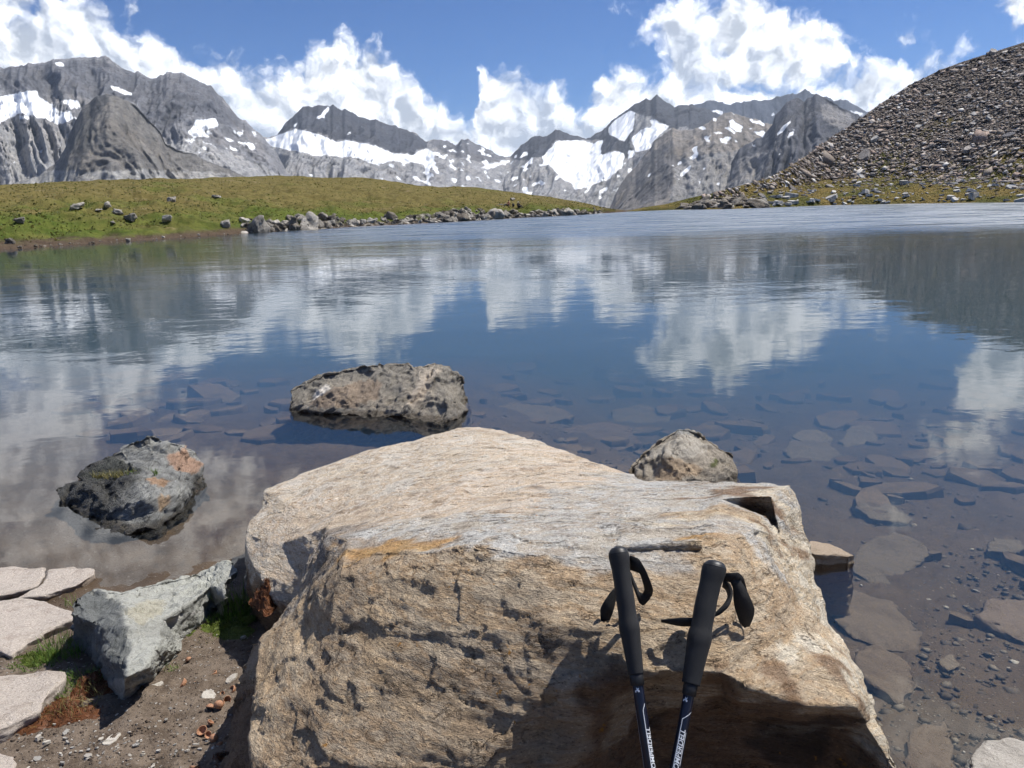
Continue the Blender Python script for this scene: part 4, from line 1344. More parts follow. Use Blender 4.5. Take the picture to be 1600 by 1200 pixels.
    print('boulder tris', len(T))
    return tag(ob, 'huge tan gneiss boulder with a pale flat top, the two poles leaning on it', 'boulder')


build_boulder()

# ------------------------------------------------------------------ rocks standing in the lake and on the bank
def bed_point(px, py, lift=0.0):
    z = 0.0
    for _ in range(6):
        p = at_z(px, py, z + lift)
        z = float(ground_z(p[:1], p[1:2], False)[0])
    return at_z(px, py, z + lift)


G1, G2, G3 = (0.225, 0.205, 0.172), (0.31, 0.270, 0.215), (0.16, 0.148, 0.130)


def paint(V, C, patches, seed=0.0, wob=3.0):
    qx, qy = project(V)
    w1 = wob * fbm(np.stack([qx * 0.09, qy * 0.09, qx * 0 + seed], 1), 4, 0.6)
    w2 = wob * fbm(np.stack([qx * 0.09, qy * 0.09, qx * 0 + seed + 50], 1), 4, 0.6)
    for poly, colr in patches:
        C[in_poly(qx + w1, qy + w2, poly)] = colr
    return C


def shaped_rock(name, label, outline, inner, mat, patches=(), thick=0.5, edge=0.0032, amp=0.02, fol=(0.2, -0.5, 0.85), lk=12.0, seed=0.0, bottom=-0.35, cat='rock', wob=3.0):
    V, T, C = relief_rock(outline, inner, thick, bottom)
    T = fix_orient(V - V.mean(0), T)
    ef = (lambda m: edge * np.linalg.norm(m - CAM, axis=1))
    V, T, C = refine(V, T, C, lambda m: ef(m) * 6)
    V, T, C = refine(V, T, C, ef)
    C = paint(V, C, patches, seed, wob)
    N = vnormals(V, T)
    k = 22.0 * 0.02 / amp / 22.0
    d = amp * (0.55 * fbm(V * 3.5 * k + seed, 3) + 0.6 * strata(V, fol, lk, 0.4, seed) + 0.7 * (0.64 - ridged(V * 5.0 * k + seed, 4)) + 0.75 * ledges(V, fol, lk * 1.1, 0.3, seed) + 0.4 * ledges(V, fol, lk * 3.0, 0.3, seed + 2))
    V = V + N * d[:, None]
    N = vnormals(V, T)
    V = V + N * (amp * (0.22 * fbm(V * 38 * k + seed, 3) + 0.26 * strata(V, fol, lk * 5, 0.5, seed + 3)))[:, None]
    C = relax(C, T, 1, 0.5)
    V = relax(V, T, 1, 0.25)
    o = np.array((V[:, 0].mean(), V[:, 1].mean(), 0.0))
    ob = link(name, make_mesh(name, V - o, T, True, C), mat, loc=o)
    return tag(ob, label, cat)


M_LAKE = rock_mat('schist_brown', (-0.45, -0.3, 0.84), 0.8, streak=0.8, speck=0.38, bump=0.9, blotch=0.6, dark=(0.42, 0.39, 0.36), pale=(1.25, 1.2, 1.12))
M_DARK = rock_mat('schist_dark', (-0.35, -0.25, 0.9), 0.9, streak=0.9, speck=0.42, bump=1.0, blotch=0.55, dark=(0.34, 0.33, 0.32), pale=(1.5, 1.48, 1.42))
M_GREEN = rock_mat('greenschist', (0.75, -0.35, 0.45), 1.0, streak=0.55, speck=0.45, bump=0.8, blotch=0.45, dark=(0.36, 0.37, 0.36), pale=(1.35, 1.36, 1.33))
M_PINK = rock_mat('pink_gneiss', (0.10, -0.25, 1.0), 1.0, streak=0.55, speck=0.6, bump=0.7, blotch=0.5, dark=(0.62, 0.58, 0.54), pale=(1.2, 1.2, 1.2), wet=True)

shaped_rock('lake_boulder', 'broad grey brown boulder with a white quartz patch, lying in the lake', [
    (453, 642, 'w', G3), (457, 624, 6.53, G1), (455, 611, 6.63, G1), (478, 600, 6.68, G1), (506, 590, 6.73, G1), (530, 585, 6.73, G1), (554, 580, 6.73, G1), (580, 574, 6.73, G1), (605, 571, 6.78, G1), (638, 570, 6.78, G1),
    (655, 576, 6.68, G2), (668, 571, 6.68, G2), (681, 568, 6.68, G2), (692, 573, 6.68, G1), (717, 584, 6.68, G1), (723, 600, 6.68, G1), (731, 630, 6.68, G1), (732, 642, 'w', G3),
    (715, 655, 'w', G3), (688, 661, 'w', G3), (646, 653, 'w', G3), (595, 650, 'w', G3), (540, 648, 'w', G3), (500, 647, 'w', G3)],
    [(500, 615, 6.47, G1), (540, 600, 6.55, G2), (560, 625, 6.40, G2), (610, 590, 6.60, G1), (620, 622, 6.36, G1), (660, 605, 6.42, G2), (650, 635, 6.25, G2), (690, 600, 6.40, G1), (700, 632, 6.12, G1), (480, 632, 6.44, G2), (600, 640, 6.27, G2)],
    M_LAKE, [([(486, 620), (494, 608), (516, 602), (518, 606), (506, 616), (490, 624)], (0.72, 0.66, 0.58)),
             ([(648, 612), (660, 590), (675, 577), (690, 578), (672, 600), (662, 622), (646, 636), (630, 640)], (0.46, 0.39, 0.31)),
             ([(520, 610), (560, 590), (600, 600), (590, 620), (550, 638), (500, 640), (480, 632)], (0.27, 0.21, 0.155))],
    thick=0.9, edge=0.0030, amp=0.030, fol=(-0.45, -0.3, 0.84), lk=9.0, seed=3.0, bottom=-0.7, wob=4.0)

W0 = (0.25, 0.25, 0.235)
K0 = (0.065, 0.064, 0.060)
ROCK_L = shaped_rock('lake_rock', 'dark layered rock with rusty patches and grass, standing in the shallows', [
    (89, 772, 4.45, K0), (91, 763, 4.5, K0), (112, 757, 4.55, K0), (130, 753, 4.6, K0), (121, 744, 4.75, K0), (127, 737, 4.78, K0), (144, 726, 4.8, K0), (180, 711, 4.85, K0), (191, 706, 4.85, W0), (192, 700, 4.9, W0),
    (220, 693, 4.9, W0), (231, 688, 4.9, W0), (260, 691, 4.9, W0), (286, 699, 4.9, W0), (306, 708, 4.9, W0), (316, 726, 4.85, W0), (316, 744, 4.8, W0), (319, 757, 'w', K0),
    (297, 778, 'w', K0), (283, 802, 'w', K0), (245, 826, 'w', K0), (200, 836, 'w', K0), (150, 829, 'w', K0), (128, 807, 'w', K0), (101, 786, 'w', K0)],
    [(160, 745, 4.62, K0), (200, 735, 4.62, W0), (245, 742, 4.55, W0), (285, 754, 4.58, W0), (305, 752, 4.68, K0), (240, 715, 4.72, W0), (285, 725, 4.70, W0), (200, 718, 4.78, W0),
     (140, 762, 4.36, K0), (205, 740, 4.42, K0), (230, 750, 4.33, W0), (272, 752, 4.40, W0), (170, 790, 4.15, K0), (225, 780, 4.08, W0), (268, 775, 4.16, W0), (288, 772, 4.26, W0), (200, 815, 4.05, W0), (250, 800, 4.08, W0), (165, 812, 4.1, K0)],
    M_DARK, [([(262, 708), (290, 700), (315, 728), (305, 742), (282, 738), (264, 722)], (0.33, 0.215, 0.15)), ([(226, 752), (250, 748), (272, 752), (262, 760), (236, 762)], (0.34, 0.225, 0.145)),
             ([(246, 780), (262, 774), (268, 782), (250, 800)], (0.38, 0.27, 0.17)), ([(120, 745), (180, 712), (225, 735), (205, 742), (150, 748)], (0.055, 0.057, 0.050))],
    thick=0.75, edge=0.0030, amp=0.024, fol=(-0.35, -0.25, 0.9), lk=12.0, seed=8.0, bottom=-0.5)

shaped_rock('lake_rock', 'pointed pale rock with moss behind the large boulder, at its right rear edge', [
    (985, 745, 4.60, G2), (992, 731, 4.67, G2), (1006, 711, 4.72, G2), (1030, 693, 4.74, G2), (1046, 682, 4.76, G2), (1061, 672, 4.78, W0), (1075, 674, 4.78, W0), (1095, 683, 4.76, G2), (1118, 697, 4.72, G2), (1141, 712, 4.67, G2),
    (1153, 733, 4.62, G2), (1152, 752, 'w', G3), (1110, 764, 'w', G3), (1060, 768, 'w', G3), (1000, 764, 'w', G3), (980, 757, 'w', G3)],
    [(1062, 690, 4.62, G2), (1040, 720, 4.50, G2), (1090, 715, 4.53, G2), (1120, 735, 4.46, G2), (1030, 745, 4.42, G2), (1080, 745, 4.40, G2)],
    M_LAKE, [([(1020, 735), (1050, 715), (1085, 722), (1100, 735), (1060, 752), (1025, 750)], (0.36, 0.275, 0.19)), ([(1060, 682), (1078, 682), (1076, 690), (1062, 688)], (0.10, 0.11, 0.03)), ([(1108, 727), (1122, 716), (1124, 721), (1112, 732)], (0.09, 0.10, 0.03)),
             ([(1000, 720), (1040, 690), (1075, 675), (1110, 700), (1080, 715), (1040, 712)], (0.40, 0.36, 0.30))],
    thick=0.5, amp=0.022, fol=(0.2, -0.3, 0.9), lk=10.0, seed=12.0, bottom=-0.5)

E0, E1, E2 = (0.365, 0.365, 0.33), (0.29, 0.29, 0.265), (0.15, 0.15, 0.142)
shaped_rock('greenschist_rock', 'jagged grey green wedge of rock on the muddy bank', [
    (115, 1008, 'g', E2), (116, 962, 2.55, E2), (123, 936, 2.62, E2), (130, 930, 2.66, E1), (146, 925, 2.72, E0), (187, 928, 2.75, E0), (240, 915, 2.9, E0), (288, 904, 3.0, E0), (320, 900, 3.05, E0), (324, 890, 3.1, E0), (344, 881, 3.12, E0), (364, 879, 3.1, E0),
    (371, 895, 3.0, E1), (357, 912, 2.92, E1), (356, 934, 2.85, E1), (331, 954, 'g', E1), (315, 982, 'g', E1), (284, 1000, 'g', E1), (283, 1017, 'g', E0), (256, 1042, 'g', E0), (232, 1066, 'g', E0), (211, 1082, 'g', E0), (193, 1095, 'g', E1), (187, 1121, 'g', E1),
    (160, 1137, 'g', E1), (160, 1115, 'g', E2), (164, 1083, 'g', E2), (172, 1072, 'g', E2), (164, 1051, 'g', E2), (146, 1040, 'g', E2), (143, 1026, 'g', E2)],
    [(185, 937, 2.66, E0), (194, 984, 2.44, E0), (205, 1012, 2.34, E0), (196, 1058, 2.18, E0), (250, 968, 2.62, E0), (252, 982, 2.58, E1), (300, 940, 2.78, E0), (240, 1015, 2.36, E0), (150, 975, 2.52, E2), (168, 1020, 2.38, E2), (330, 915, 2.95, E0), (225, 1045, 2.25, E0)],
    M_GREEN, [([(115, 925), (165, 928), (188, 945), (200, 1000), (196, 1060), (165, 1060), (110, 1015)], (0.15, 0.155, 0.15)), ([(195, 958), (230, 935), (262, 938), (250, 962), (225, 978), (200, 972)], (0.375, 0.355, 0.285)),
              ([(252, 972), (300, 958), (312, 953), (312, 957), (285, 966), (258, 978)], (0.6, 0.58, 0.55))],
    thick=0.35, edge=0.0036, amp=0.016, fol=(0.75, -0.35, 0.45), lk=20.0, seed=5.0, bottom=-0.1)


def flat_slab(name, label, poly, top, mat, col, thick=0.05, edge=0.02, amp=0.006, seed=0.0, tilt=(0, 0), group=None, bed=False, cat='slab'):
    """a flat stone whose upper outline is given in photograph pixels and that lies at height `top` (or on the lake bed)"""
    if bed:
        pts = np.array([bed_point(x, y, 0.0) for x, y in poly])
        pl = np.full(len(pts), pts[:, 2].mean() + top)
        pts = np.array([at_z(x, y, pl[0]) for x, y in poly])
    else:
        pts = np.array([at_z(x, y, top) for x, y in poly])
    c = pts.mean(0)
    pts[:, 2] += (pts[:, 0] - c[0]) * tilt[0] + (pts[:, 1] - c[1]) * tilt[1]
    n = len(pts)
    up = pts.copy()
    rim = c + (pts - c) * 1.0
    low = c + (pts - c) * 0.94
    low[:, 2] = pts[:, 2] - thick
    inn = c + (pts - c) * 0.93
    inn[:, 2] = pts[:, 2] + 0.004
    V = np.concatenate([rim, inn, low, [c + (0, 0, 0.004)], [c - (0, 0, thick)]])
    T = []
    for i in range(n):
        j = (i + 1) % n
        T += [(i, j, n + j), (i, n + j, n + i), (n + i, n + j, 3 * n), (j, i, 2 * n + i), (j, 2 * n + i, 2 * n + j), (2 * n + j, 2 * n + i, 3 * n + 1)]
    T = fix_orient(V - V.mean(0), np.array(T))
    C = np.tile(np.array(col, float), (len(V), 1))
    V, T, C = refine(V, T, C, edge)
    V[:, :2] += 0.011 * np.stack([fbm(V * 11 + seed, 3), fbm(V * 11 + seed + 60, 3)], 1) * (1 if not bed else 2.2)
    N = vnormals(V, T)
    d = amp * (fbm(V * 5 + seed, 4) + 0.8 * strata(V, (0.05, 0.05, 1), 40, 0.5, seed)) + amp * 1.6 * (1 - np.abs(N[:, 2])) * fbm(V * 14 + seed, 3)
    V = V + N * d[:, None]
    o = np.array((c[0], c[1], pts[:, 2].min() - thick))
    return tag(link(name, make_mesh(name, V - o, T, True, C), mat, loc=o), label, cat, group)


PK = (0.42, 0.365, 0.315)
flat_slab('flat_slab', 'cracked pale pink slab at the water edge, on the far left', [(-60, 896), (0, 888), (66, 886), (71, 900), (50, 919), (20, 927), (0, 931), (-60, 936)], 0.035, M_PINK, PK, 0.06, 0.012, 0.006, 1.0)
flat_slab('flat_slab', 'pale pink slab with a pointed end touching the shallow water', [(80, 890), (112, 887), (145, 889), (149, 897), (120, 915), (66, 932), (26, 936), (56, 920), (75, 904)], 0.035, M_PINK, PK, 0.06, 0.012, 0.006, 2.0)
flat_slab('flat_slab', 'wide pinkish slab left of the green wedge rock', [(-60, 936), (0, 939), (30, 936), (60, 938), (95, 945), (120, 960), (112, 968), (85, 979), (56, 1000), (16, 1025), (0, 1019), (-60, 1012)], 0.088, M_PINK, PK, 0.06, 0.012, 0.006, 3.0)
flat_slab('flat_slab', 'pale slab below the grass tuft in the lower left', [(-60, 1062), (0, 1056), (60, 1050), (104, 1050), (96, 1066), (76, 1084), (61, 1110), (30, 1126), (0, 1141), (-60, 1166)], 0.135, M_PINK, PK, 0.07, 0.011, 0.006, 4.0)
flat_slab('flat_slab', 'corner of a pale stone at the lower left picture edge', [(-50, 1178), (0, 1180), (17, 1186), (19, 1200), (14, 1225), (-50, 1235)], 0.155, M_PINK, PK, 0.06, 0.012, 0.006, 5.0)

# ---- slabs under the clear water
M_BED = rock_mat('drowned_slab', (0.05, 0.05, 1.0), 0.8, streak=0.4, speck=0.35, bump=0.6, blotch=0.5, dark=(0.6, 0.58, 0.55), pale=(1.25, 1.22, 1.18), wet=False)
BC = (0.20, 0.172, 0.135)
bedslabs = [
    ('six sided grey slab under water with a dark shadowed front edge', [(1225, 704), (1236, 689), (1290, 690), (1316, 711), (1282, 724), (1242, 722)], 0.10, (0.20, 0.18, 0.145)),
    ('small light oval stone under water beyond the six sided slab', [(1236, 680), (1250, 672), (1280, 674), (1300, 684), (1296, 693), (1262, 692)], 0.07, (0.30, 0.27, 0.22)),
    ('rounded pale slab under water right of the light oval stone', [(1312, 692), (1330, 667), (1362, 667), (1371, 688), (1346, 701), (1322, 700)], 0.06, (0.25, 0.225, 0.18)),
    ('tilted drowned slab with a dark blue front beyond the half sunk plate', [(1338, 797), (1352, 776), (1400, 794), (1426, 810), (1420, 816), (1362, 811)], 0.09, (0.21, 0.19, 0.15)),
    ('large cracked slab under water right of the half sunk plate', [(1325, 880), (1345, 852), (1396, 836), (1440, 850), (1462, 868), (1416, 892), (1408, 920), (1380, 924), (1346, 900)], 0.06, (0.19, 0.165, 0.13)),
    ('long brown drowned slab beside the right flank of the large boulder', [(1282, 925), (1330, 918), (1392, 940), (1440, 985), (1432, 1018), (1380, 1016), (1330, 998), (1300, 965)], 0.06, (0.19, 0.155, 0.12)),
    ('brown drowned slab below the long brown one', [(1335, 1020), (1380, 1012), (1420, 1034), (1424, 1078), (1404, 1096), (1370, 1078), (1345, 1050)], 0.06, (0.18, 0.14, 0.105)),
    ('broad rounded pinkish stone under water at the right picture edge', [(1524, 962), (1548, 938), (1600, 936), (1650, 950), (1660, 1000), (1610, 1008), (1552, 985)], 0.07, (0.26, 0.205, 0.165)),
    ('squarish drowned slab at the bottom right', [(1412, 1160), (1440, 1135), (1484, 1128), (1490, 1200), (1470, 1230), (1420, 1230)], 0.05, (0.18, 0.135, 0.10)),
    ('block shaped stone under water near the right edge, dark underneath', [(1542, 852), (1550, 842), (1592, 845), (1604, 858), (1596, 864), (1550, 862)], 0.10, (0.20, 0.18, 0.145)),
    ('large dark slab under water between the lake boulder and the pointed rock', [(855, 690), (880, 668), (950, 656), (985, 664), (1000, 690), (960, 708), (900, 706)], 0.10, (0.155, 0.12, 0.10)),
    ('angular drowned slab left of the pointed rock, dark gap beside it', [(955, 640), (1000, 632), (1050, 642), (1046, 660), (1000, 668), (960, 660)], 0.10, (0.20, 0.18, 0.145)),
    ('flat drowned slab just beyond the rear tip of the large boulder', [(760, 640), (800, 630), (870, 634), (900, 648), (860, 660), (800, 662)], 0.09, (0.19, 0.165, 0.13)),
    ('pale flat stone under water near the lower right grit', [(1460, 1030), (1490, 1022), (1500, 1040), (1480, 1052)], 0.03, (0.26, 0.22, 0.17)),
]
for k, (lab, poly, th, colr) in enumerate(bedslabs):
    flat_slab('drowned_slab', lab, poly, th * 0.55, M_BED, tuple(0.5 * a + 0.5 * b for a, b in zip(colr, (0.115, 0.080, 0.050))), th * 0.55 + 0.03, 0.03, 0.010, 20.0 + k, (rnd.uniform(-0.05, 0.05), rnd.uniform(-0.02, 0.06)), 'slabs under the clear water', bed=True)
flat_slab('half_sunk_plate', 'brown plate half out of the water against the right flank of the boulder', [(1255, 850), (1268, 842), (1300, 846), (1338, 868), (1330, 871), (1275, 872), (1258, 868)], 0.035, M_BED, (0.30, 0.235, 0.17), 0.34, 0.012, 0.006, 41.0, (-0.10, -0.12), None, cat='slab')
flat_slab('shore_stone', 'wet whitish stone breaking the surface in the bottom right corner', [(1512, 1178), (1540, 1164), (1580, 1160), (1640, 1172), (1660, 1230), (1560, 1245), (1515, 1225)], 0.012, M_BED, (0.36, 0.33, 0.29), 0.25, 0.012, 0.012, 43.0, (0.03, 0.0), None, cat='stone')


def slab_mesh(seed, n=None):
    r = random.Random(seed)
    n = n or r.choice((5, 6, 6, 7, 8))
    an = sorted(r.uniform(0, 2 * math.pi) for _ in range(n))
    an = [2 * math.pi * (i + r.uniform(-0.32, 0.32)) / n for i in range(n)]
    asp = r.uniform(0.5, 0.95)
    ring = [(math.cos(a) * r.uniform(0.78, 1.1), asp * math.sin(a) * r.uniform(0.78, 1.1)) for a in an]
    V, Fs = [], []
    for x, y in ring:
        V.append((x, y, 0.5 + r.uniform(-0.1, 0.1)))
    for x, y in ring:
        V.append((x * 0.93, y * 0.93, 0.62 + 0.1 * x + r.uniform(-0.04, 0.04)))
    for x, y in ring:
        V.append((x * 1.04, y * 1.04, -0.5))
    Fs.append(tuple(range(n, 2 * n)))
    for i in range(n):
        j = (i + 1) % n
        Fs += [(i, j, n + j, n + i), (2 * n + i, 2 * n + j, j, i)]
    Fs.append(tuple(range(2 * n, 3 * n))[::-1])
    return V, Fs


def plain_rock_mat(name, c0, c1, scale=3.0, bump=0.6, bd=0.03, spot=0.0):
    m, t = new_mat(name)
    info = t.n('ShaderNodeObjectInfo')
    geo = t.n('ShaderNodeNewGeometry')
    p = geo.outputs['Position']
    n1 = t.noise(p, scale, 5, 0.65)
    n2 = t.noise(p, scale * 6, 4, 0.7)
    c = t.mix(info.outputs['Random'], c0, c1)
    c = t.mix(t.maprange(n1, 0.52, 0.36), c, (0.55, 0.54, 0.53), 'MULTIPLY')
    c = t.mix(t.maprange(n2, 0.54, 0.70), c, (1.25, 1.24, 1.22), 'MULTIPLY')
    if spot:
        c = t.mix(t.maprange(n2, 0.46, 0.34), c, (0.35, 0.34, 0.33), 'MULTIPLY')
    finish(t, c, 0.85, t.bump(t.math('ADD', n1, t.math('MULTIPLY', n2, 0.5)), bump, bd), 0.25)
    return m


M_SLABS = plain_rock_mat('drowned_slabs', (0.108, 0.076, 0.050), (0.160, 0.120, 0.082), 4.0, 0.5, 0.02)
protos = []
for k in range(9):
    V, Fs = slab_mesh(100 + k)
    me = make_mesh('drowned_slab', V, Fs, False)
    me.materials.append(M_SLABS)
    protos.append(me)
r_ = random.Random(5)
placed, cnt = [], 0
GRP = [('flat drowned slab among many on the lake bed right of the boulder', 'drowned slabs right of the boulder'),
       ('flat drowned slab among many on the lake bed left of the lake boulder', 'drowned slabs left of the lake boulder')]
tries = 0
while cnt < 215 and tries < 6000:
    tries += 1
    left = r_.random() < 0.22
    px = r_.uniform(120, 520) if left else r_.uniform(700, 1640)
    py = r_.uniform(590, 690) if left else (r_.uniform(560, 800) if r_.random() < 0.82 else r_.uniform(800, 1180))
    if not left and px < 1290 and py > 745:
        continue
    if not left and py > 800 and px < 1420:
        continue
    p = bed_point(px, py)
    s = min(0.36, r_.lognormvariate(math.log(0.13), 0.5)) * (0.9 + 0.06 * p[1]) * (0.45 if py > 800 else 1.0)
    if any((p[0] - q[0]) ** 2 + (p[1] - q[1]) ** 2 < (0.50 * (s + q[2])) ** 2 for q in placed):
        continue
    placed.append((p[0], p[1], s))
    o = link('drowned_slab', protos[cnt % 9], None, loc=(p[0], p[1], p[2] + 0.004))
    th = r_.uniform(0.025, 0.075) * (1.3 if s > 0.25 else 0.8) * (1.0 + 0.08 * p[1])
    o.scale = (s, s * r_.uniform(0.7, 1.0), th)
    o.rotation_euler = (r_.gauss(0, 0.07), r_.gauss(0, 0.07), r_.uniform(0, 6.28))
    tag(o, GRP[1][0] if left else GRP[0][0], 'slab', GRP[1][1] if left else GRP[0][1])
    cnt += 1

# fine rubble on the lake bed: nobody could count it
def scatter_mesh(name, pts, sizes, flat, seed, smooth=False, grad=None):
    r = np.random.RandomState(seed)
    base = np.array([(1, 0.1, 0), (0.3, 0.9, 0.1), (-0.8, 0.5, -0.1), (-0.7, -0.6, 0.1), (0.4, -0.9, 0), (0.1, 0.1, 0.75), (-0.1, 0, -0.6)])
    tri = np.array([(0, 1, 5), (1, 2, 5), (2, 3, 5), (3, 4, 5), (4, 0, 5), (1, 0, 6), (2, 1, 6), (3, 2, 6), (4, 3, 6), (0, 4, 6)])
    n = len(pts)
    B = base[None] * (1 + r.uniform(-0.3, 0.3, (n, 7, 3)))
    B[:, :, 2] *= np.asarray(flat).reshape(-1, 1) if np.ndim(flat) else flat
    a = r.uniform(0, 6.28, n)
    c, s = np.cos(a)[:, None], np.sin(a)[:, None]
    X = np.stack([B[:, :, 0] * c - B[:, :, 1] * s, B[:, :, 0] * s + B[:, :, 1] * c, B[:, :, 2]], 2)
    tl = r.normal(0, 0.18, (n, 2))
    X[:, :, 2] += X[:, :, 0] * tl[:, :1] + X[:, :, 1] * tl[:, 1:]
    if grad is not None:
        X[:, :, 2] += X[:, :, 0] * grad[:, :1] + X[:, :, 1] * grad[:, 1:]
    X = X * np.asarray(sizes)[:, None, None] + np.asarray(pts)[:, None, :]
    T = (tri[None] + 7 * np.arange(n)[:, None, None]).reshape(-1, 3)
    g = np.repeat(r.uniform(0, 1, n), 7)
    return make_mesh(name, X.reshape(-1, 3), T, smooth, attrs={'tone': g})


def rubble_mat(name, stops, bump=0.4, bd=0.01, scale=40):
    m, t = new_mat(name)
    at = t.n('ShaderNodeAttribute', attribute_name='tone')
    geo = t.n('ShaderNodeNewGeometry')
    n = t.noise(geo.outputs['Position'], scale, 4, 0.65)
    c = t.ramp(at.outputs['Fac'], stops)
    c = t.mix(t.maprange(n, 0.5, 0.35), c, (0.6, 0.58, 0.56), 'MULTIPLY')
    finish(t, c, 0.85, t.bump(n, bump, bd), 0.25)
    return m


rs_ = np.random.RandomState(3)
n = 3600
qx = rs_.uniform(700, 1640, n)
qy = 620 + (1200 - 620) * rs_.uniform(0, 1, n) ** 0.8
keep = ~((qy > 740) & (qx < 1255 + (qy - 740) * 0.30))
qx, qy = qx[keep], qy[keep]
dxx, dyy, tee = col_dir(qx, qy)
zz = np.zeros(len(qx))
for _ in range(6):
    rr_ = (zz - CAM[2]) / tee
    zz = ground_z(dxx * rr_, dyy * rr_, False)
pts = np.stack([dxx * rr_, dyy * rr_, zz], 1)
link('bed_rubble', scatter_mesh('bed_rubble', pts, rs_.lognormal(math.log(0.008), 0.55, len(pts)) * (0.7 + 0.22 * pts[:, 1]), 0.5, 4),
     rubble_mat('bed_rubble', [(0.0, (0.07, 0.055, 0.042)), (0.7, (0.16, 0.13, 0.098)), (0.95, (0.25, 0.215, 0.17)), (1.0, (0.5, 0.47, 0.42))]))
tag(bpy.data.objects['bed_rubble'], 'small rubble strewn over the lake bed', None, None, 'stuff')

# ------------------------------------------------------------------ the two trekking poles
def simple_mat(name, col, rough=0.6, spec=0.4, bump=0.0, scale=300.0, bd=0.0006, metal=0.0, var=0.0):
    m, t = new_mat(name)
    tcn = t.n('ShaderNodeTexCoord')
    n = t.noise(tcn.outputs['Object'], scale, 3, 0.6)
    c = tuple(col)
    if var:
        c = t.mix(t.maprange(n, 0.35, 0.65), tuple(x * (1 - var) for x in col), tuple(min(1, x * (1 + var)) for x in col))
    nr = t.bump(n, bump, bd) if bump else None
    finish(t, c, rough, nr, spec, Metallic=metal)
    return m


FOAM = simple_mat('foam_grip', (0.020, 0.020, 0.021), 0.72, 0.35, 0.5, 900.0, 0.0008, var=0.25)
WEB = simple_mat('webbing', (0.016, 0.016, 0.017), 0.8, 0.3, 0.6, 700.0, 0.0006, var=0.3)
NAVY = simple_mat('navy_lacquer', (0.006, 0.007, 0.018), 0.32, 0.5)
BLACKPL = simple_mat('black_plastic', (0.014, 0.014, 0.015), 0.45, 0.4)
WHITEPR = simple_mat('white_print', (0.72, 0.74, 0.76), 0.45, 0.4, var=0.04)
ALU = simple_mat('bare_aluminium', (0.55, 0.55, 0.56), 0.3, 0.5, metal=1.0)


def lathe(name, prof, mat, parent, nseg=28, ex=1.0, lean=None):
    """prof = [(s, r)] along the axis downwards; ex = ellipse factor across; lean(s) = sideways offset"""
    V, Fs = [], []
    for s, r in prof:
        off = lean(s) if lean else 0.0
        for k in range(nseg):
            a = 2 * math.pi * k / nseg
            V.append((r * ex * math.cos(a) + off, r * math.sin(a), -s))
    for i in range(len(prof) - 1):
        for k in range(nseg):
            k2 = (k + 1) % nseg
            Fs.append((i * nseg + k, (i + 1) * nseg + k, (i + 1) * nseg + k2, i * nseg + k2))
    Fs.append(tuple(range(nseg)))
    n0 = (len(prof) - 1) * nseg
    Fs.append(tuple(range(n0, n0 + nseg))[::-1])
    me = make_mesh(name, V, Fs, True)
    return link(name, me, mat, parent)


def smooth_prof(pts, n=48):
    xs = [p[0] for p in pts]
    q = np.linspace(xs[0], xs[-1], n)
    y = np.interp(q, xs, [p[1] for p in pts])
    for _ in range(2):
        y[1:-1] = (y[:-2] + 2 * y[1:-1] + y[2:]) / 4
    return list(zip(q, y))


def wrap(name, V2, Fs, r, mat, parent, lift=0.0005):
    """flat print: (along s, angle-distance v) coordinates laid round the shaft; v=0 faces the viewer, v>0 to the right"""
    V = []
    for s, v in V2:
        a = v / r
        V.append(((r + lift) * math.sin(a), -(r + lift) * math.cos(a), -s))
    return link(name, make_mesh(name, V, Fs, False), mat, parent)


def strip(name, path, wdt, r, mat, parent):
    V2, Fs = [], []
    P = [np.array(p, float) for p in path]
    Q = []
    for a, b in zip(P[:-1], P[1:]):
        n = max(2, int(np.linalg.norm(b - a) / 0.006))
        Q += [a + (b - a) * i / n for i in range(n)]
    Q.append(P[-1])
    for i, p in enumerate(Q):
        d = Q[min(i + 1, len(Q) - 1)] - Q[max(i - 1, 0)]
        nn = np.array((-d[1], d[0])) / (np.linalg.norm(d) + 1e-9)
        V2 += [p + nn * wdt / 2, p - nn * wdt / 2]
    for i in range(len(Q) - 1):
        Fs.append((2 * i, 2 * i + 1, 2 * i + 3, 2 * i + 2))
    return wrap(name, V2, Fs, r, mat, parent)


def text_flat(body, size):
    cu = bpy.data.curves.new('lettering', 'FONT')
    cu.body = body
    cu.size = size
    cu.shear = 0.22
    cu.offset = size * 0.018
    cu.resolution_u = 3
    ob = bpy.data.objects.new('lettering', cu)
    COL.objects.link(ob)
    dg = bpy.context.evaluated_depsgraph_get()
    ev = ob.evaluated_get(dg)
    me = ev.to_mesh()
    me.calc_loop_triangles()
    V = np.array([v.co[:] for v in me.vertices])
    Fs = np.array([tuple(p.vertices) for p in me.loop_triangles])
    ev.to_mesh_clear()
    V, Fs, _ = refine(V, Fs, np.zeros((len(V), 1)), 0.0012)
    bpy.data.objects.remove(ob)
    bpy.data.curves.remove(cu)
    return V, Fs


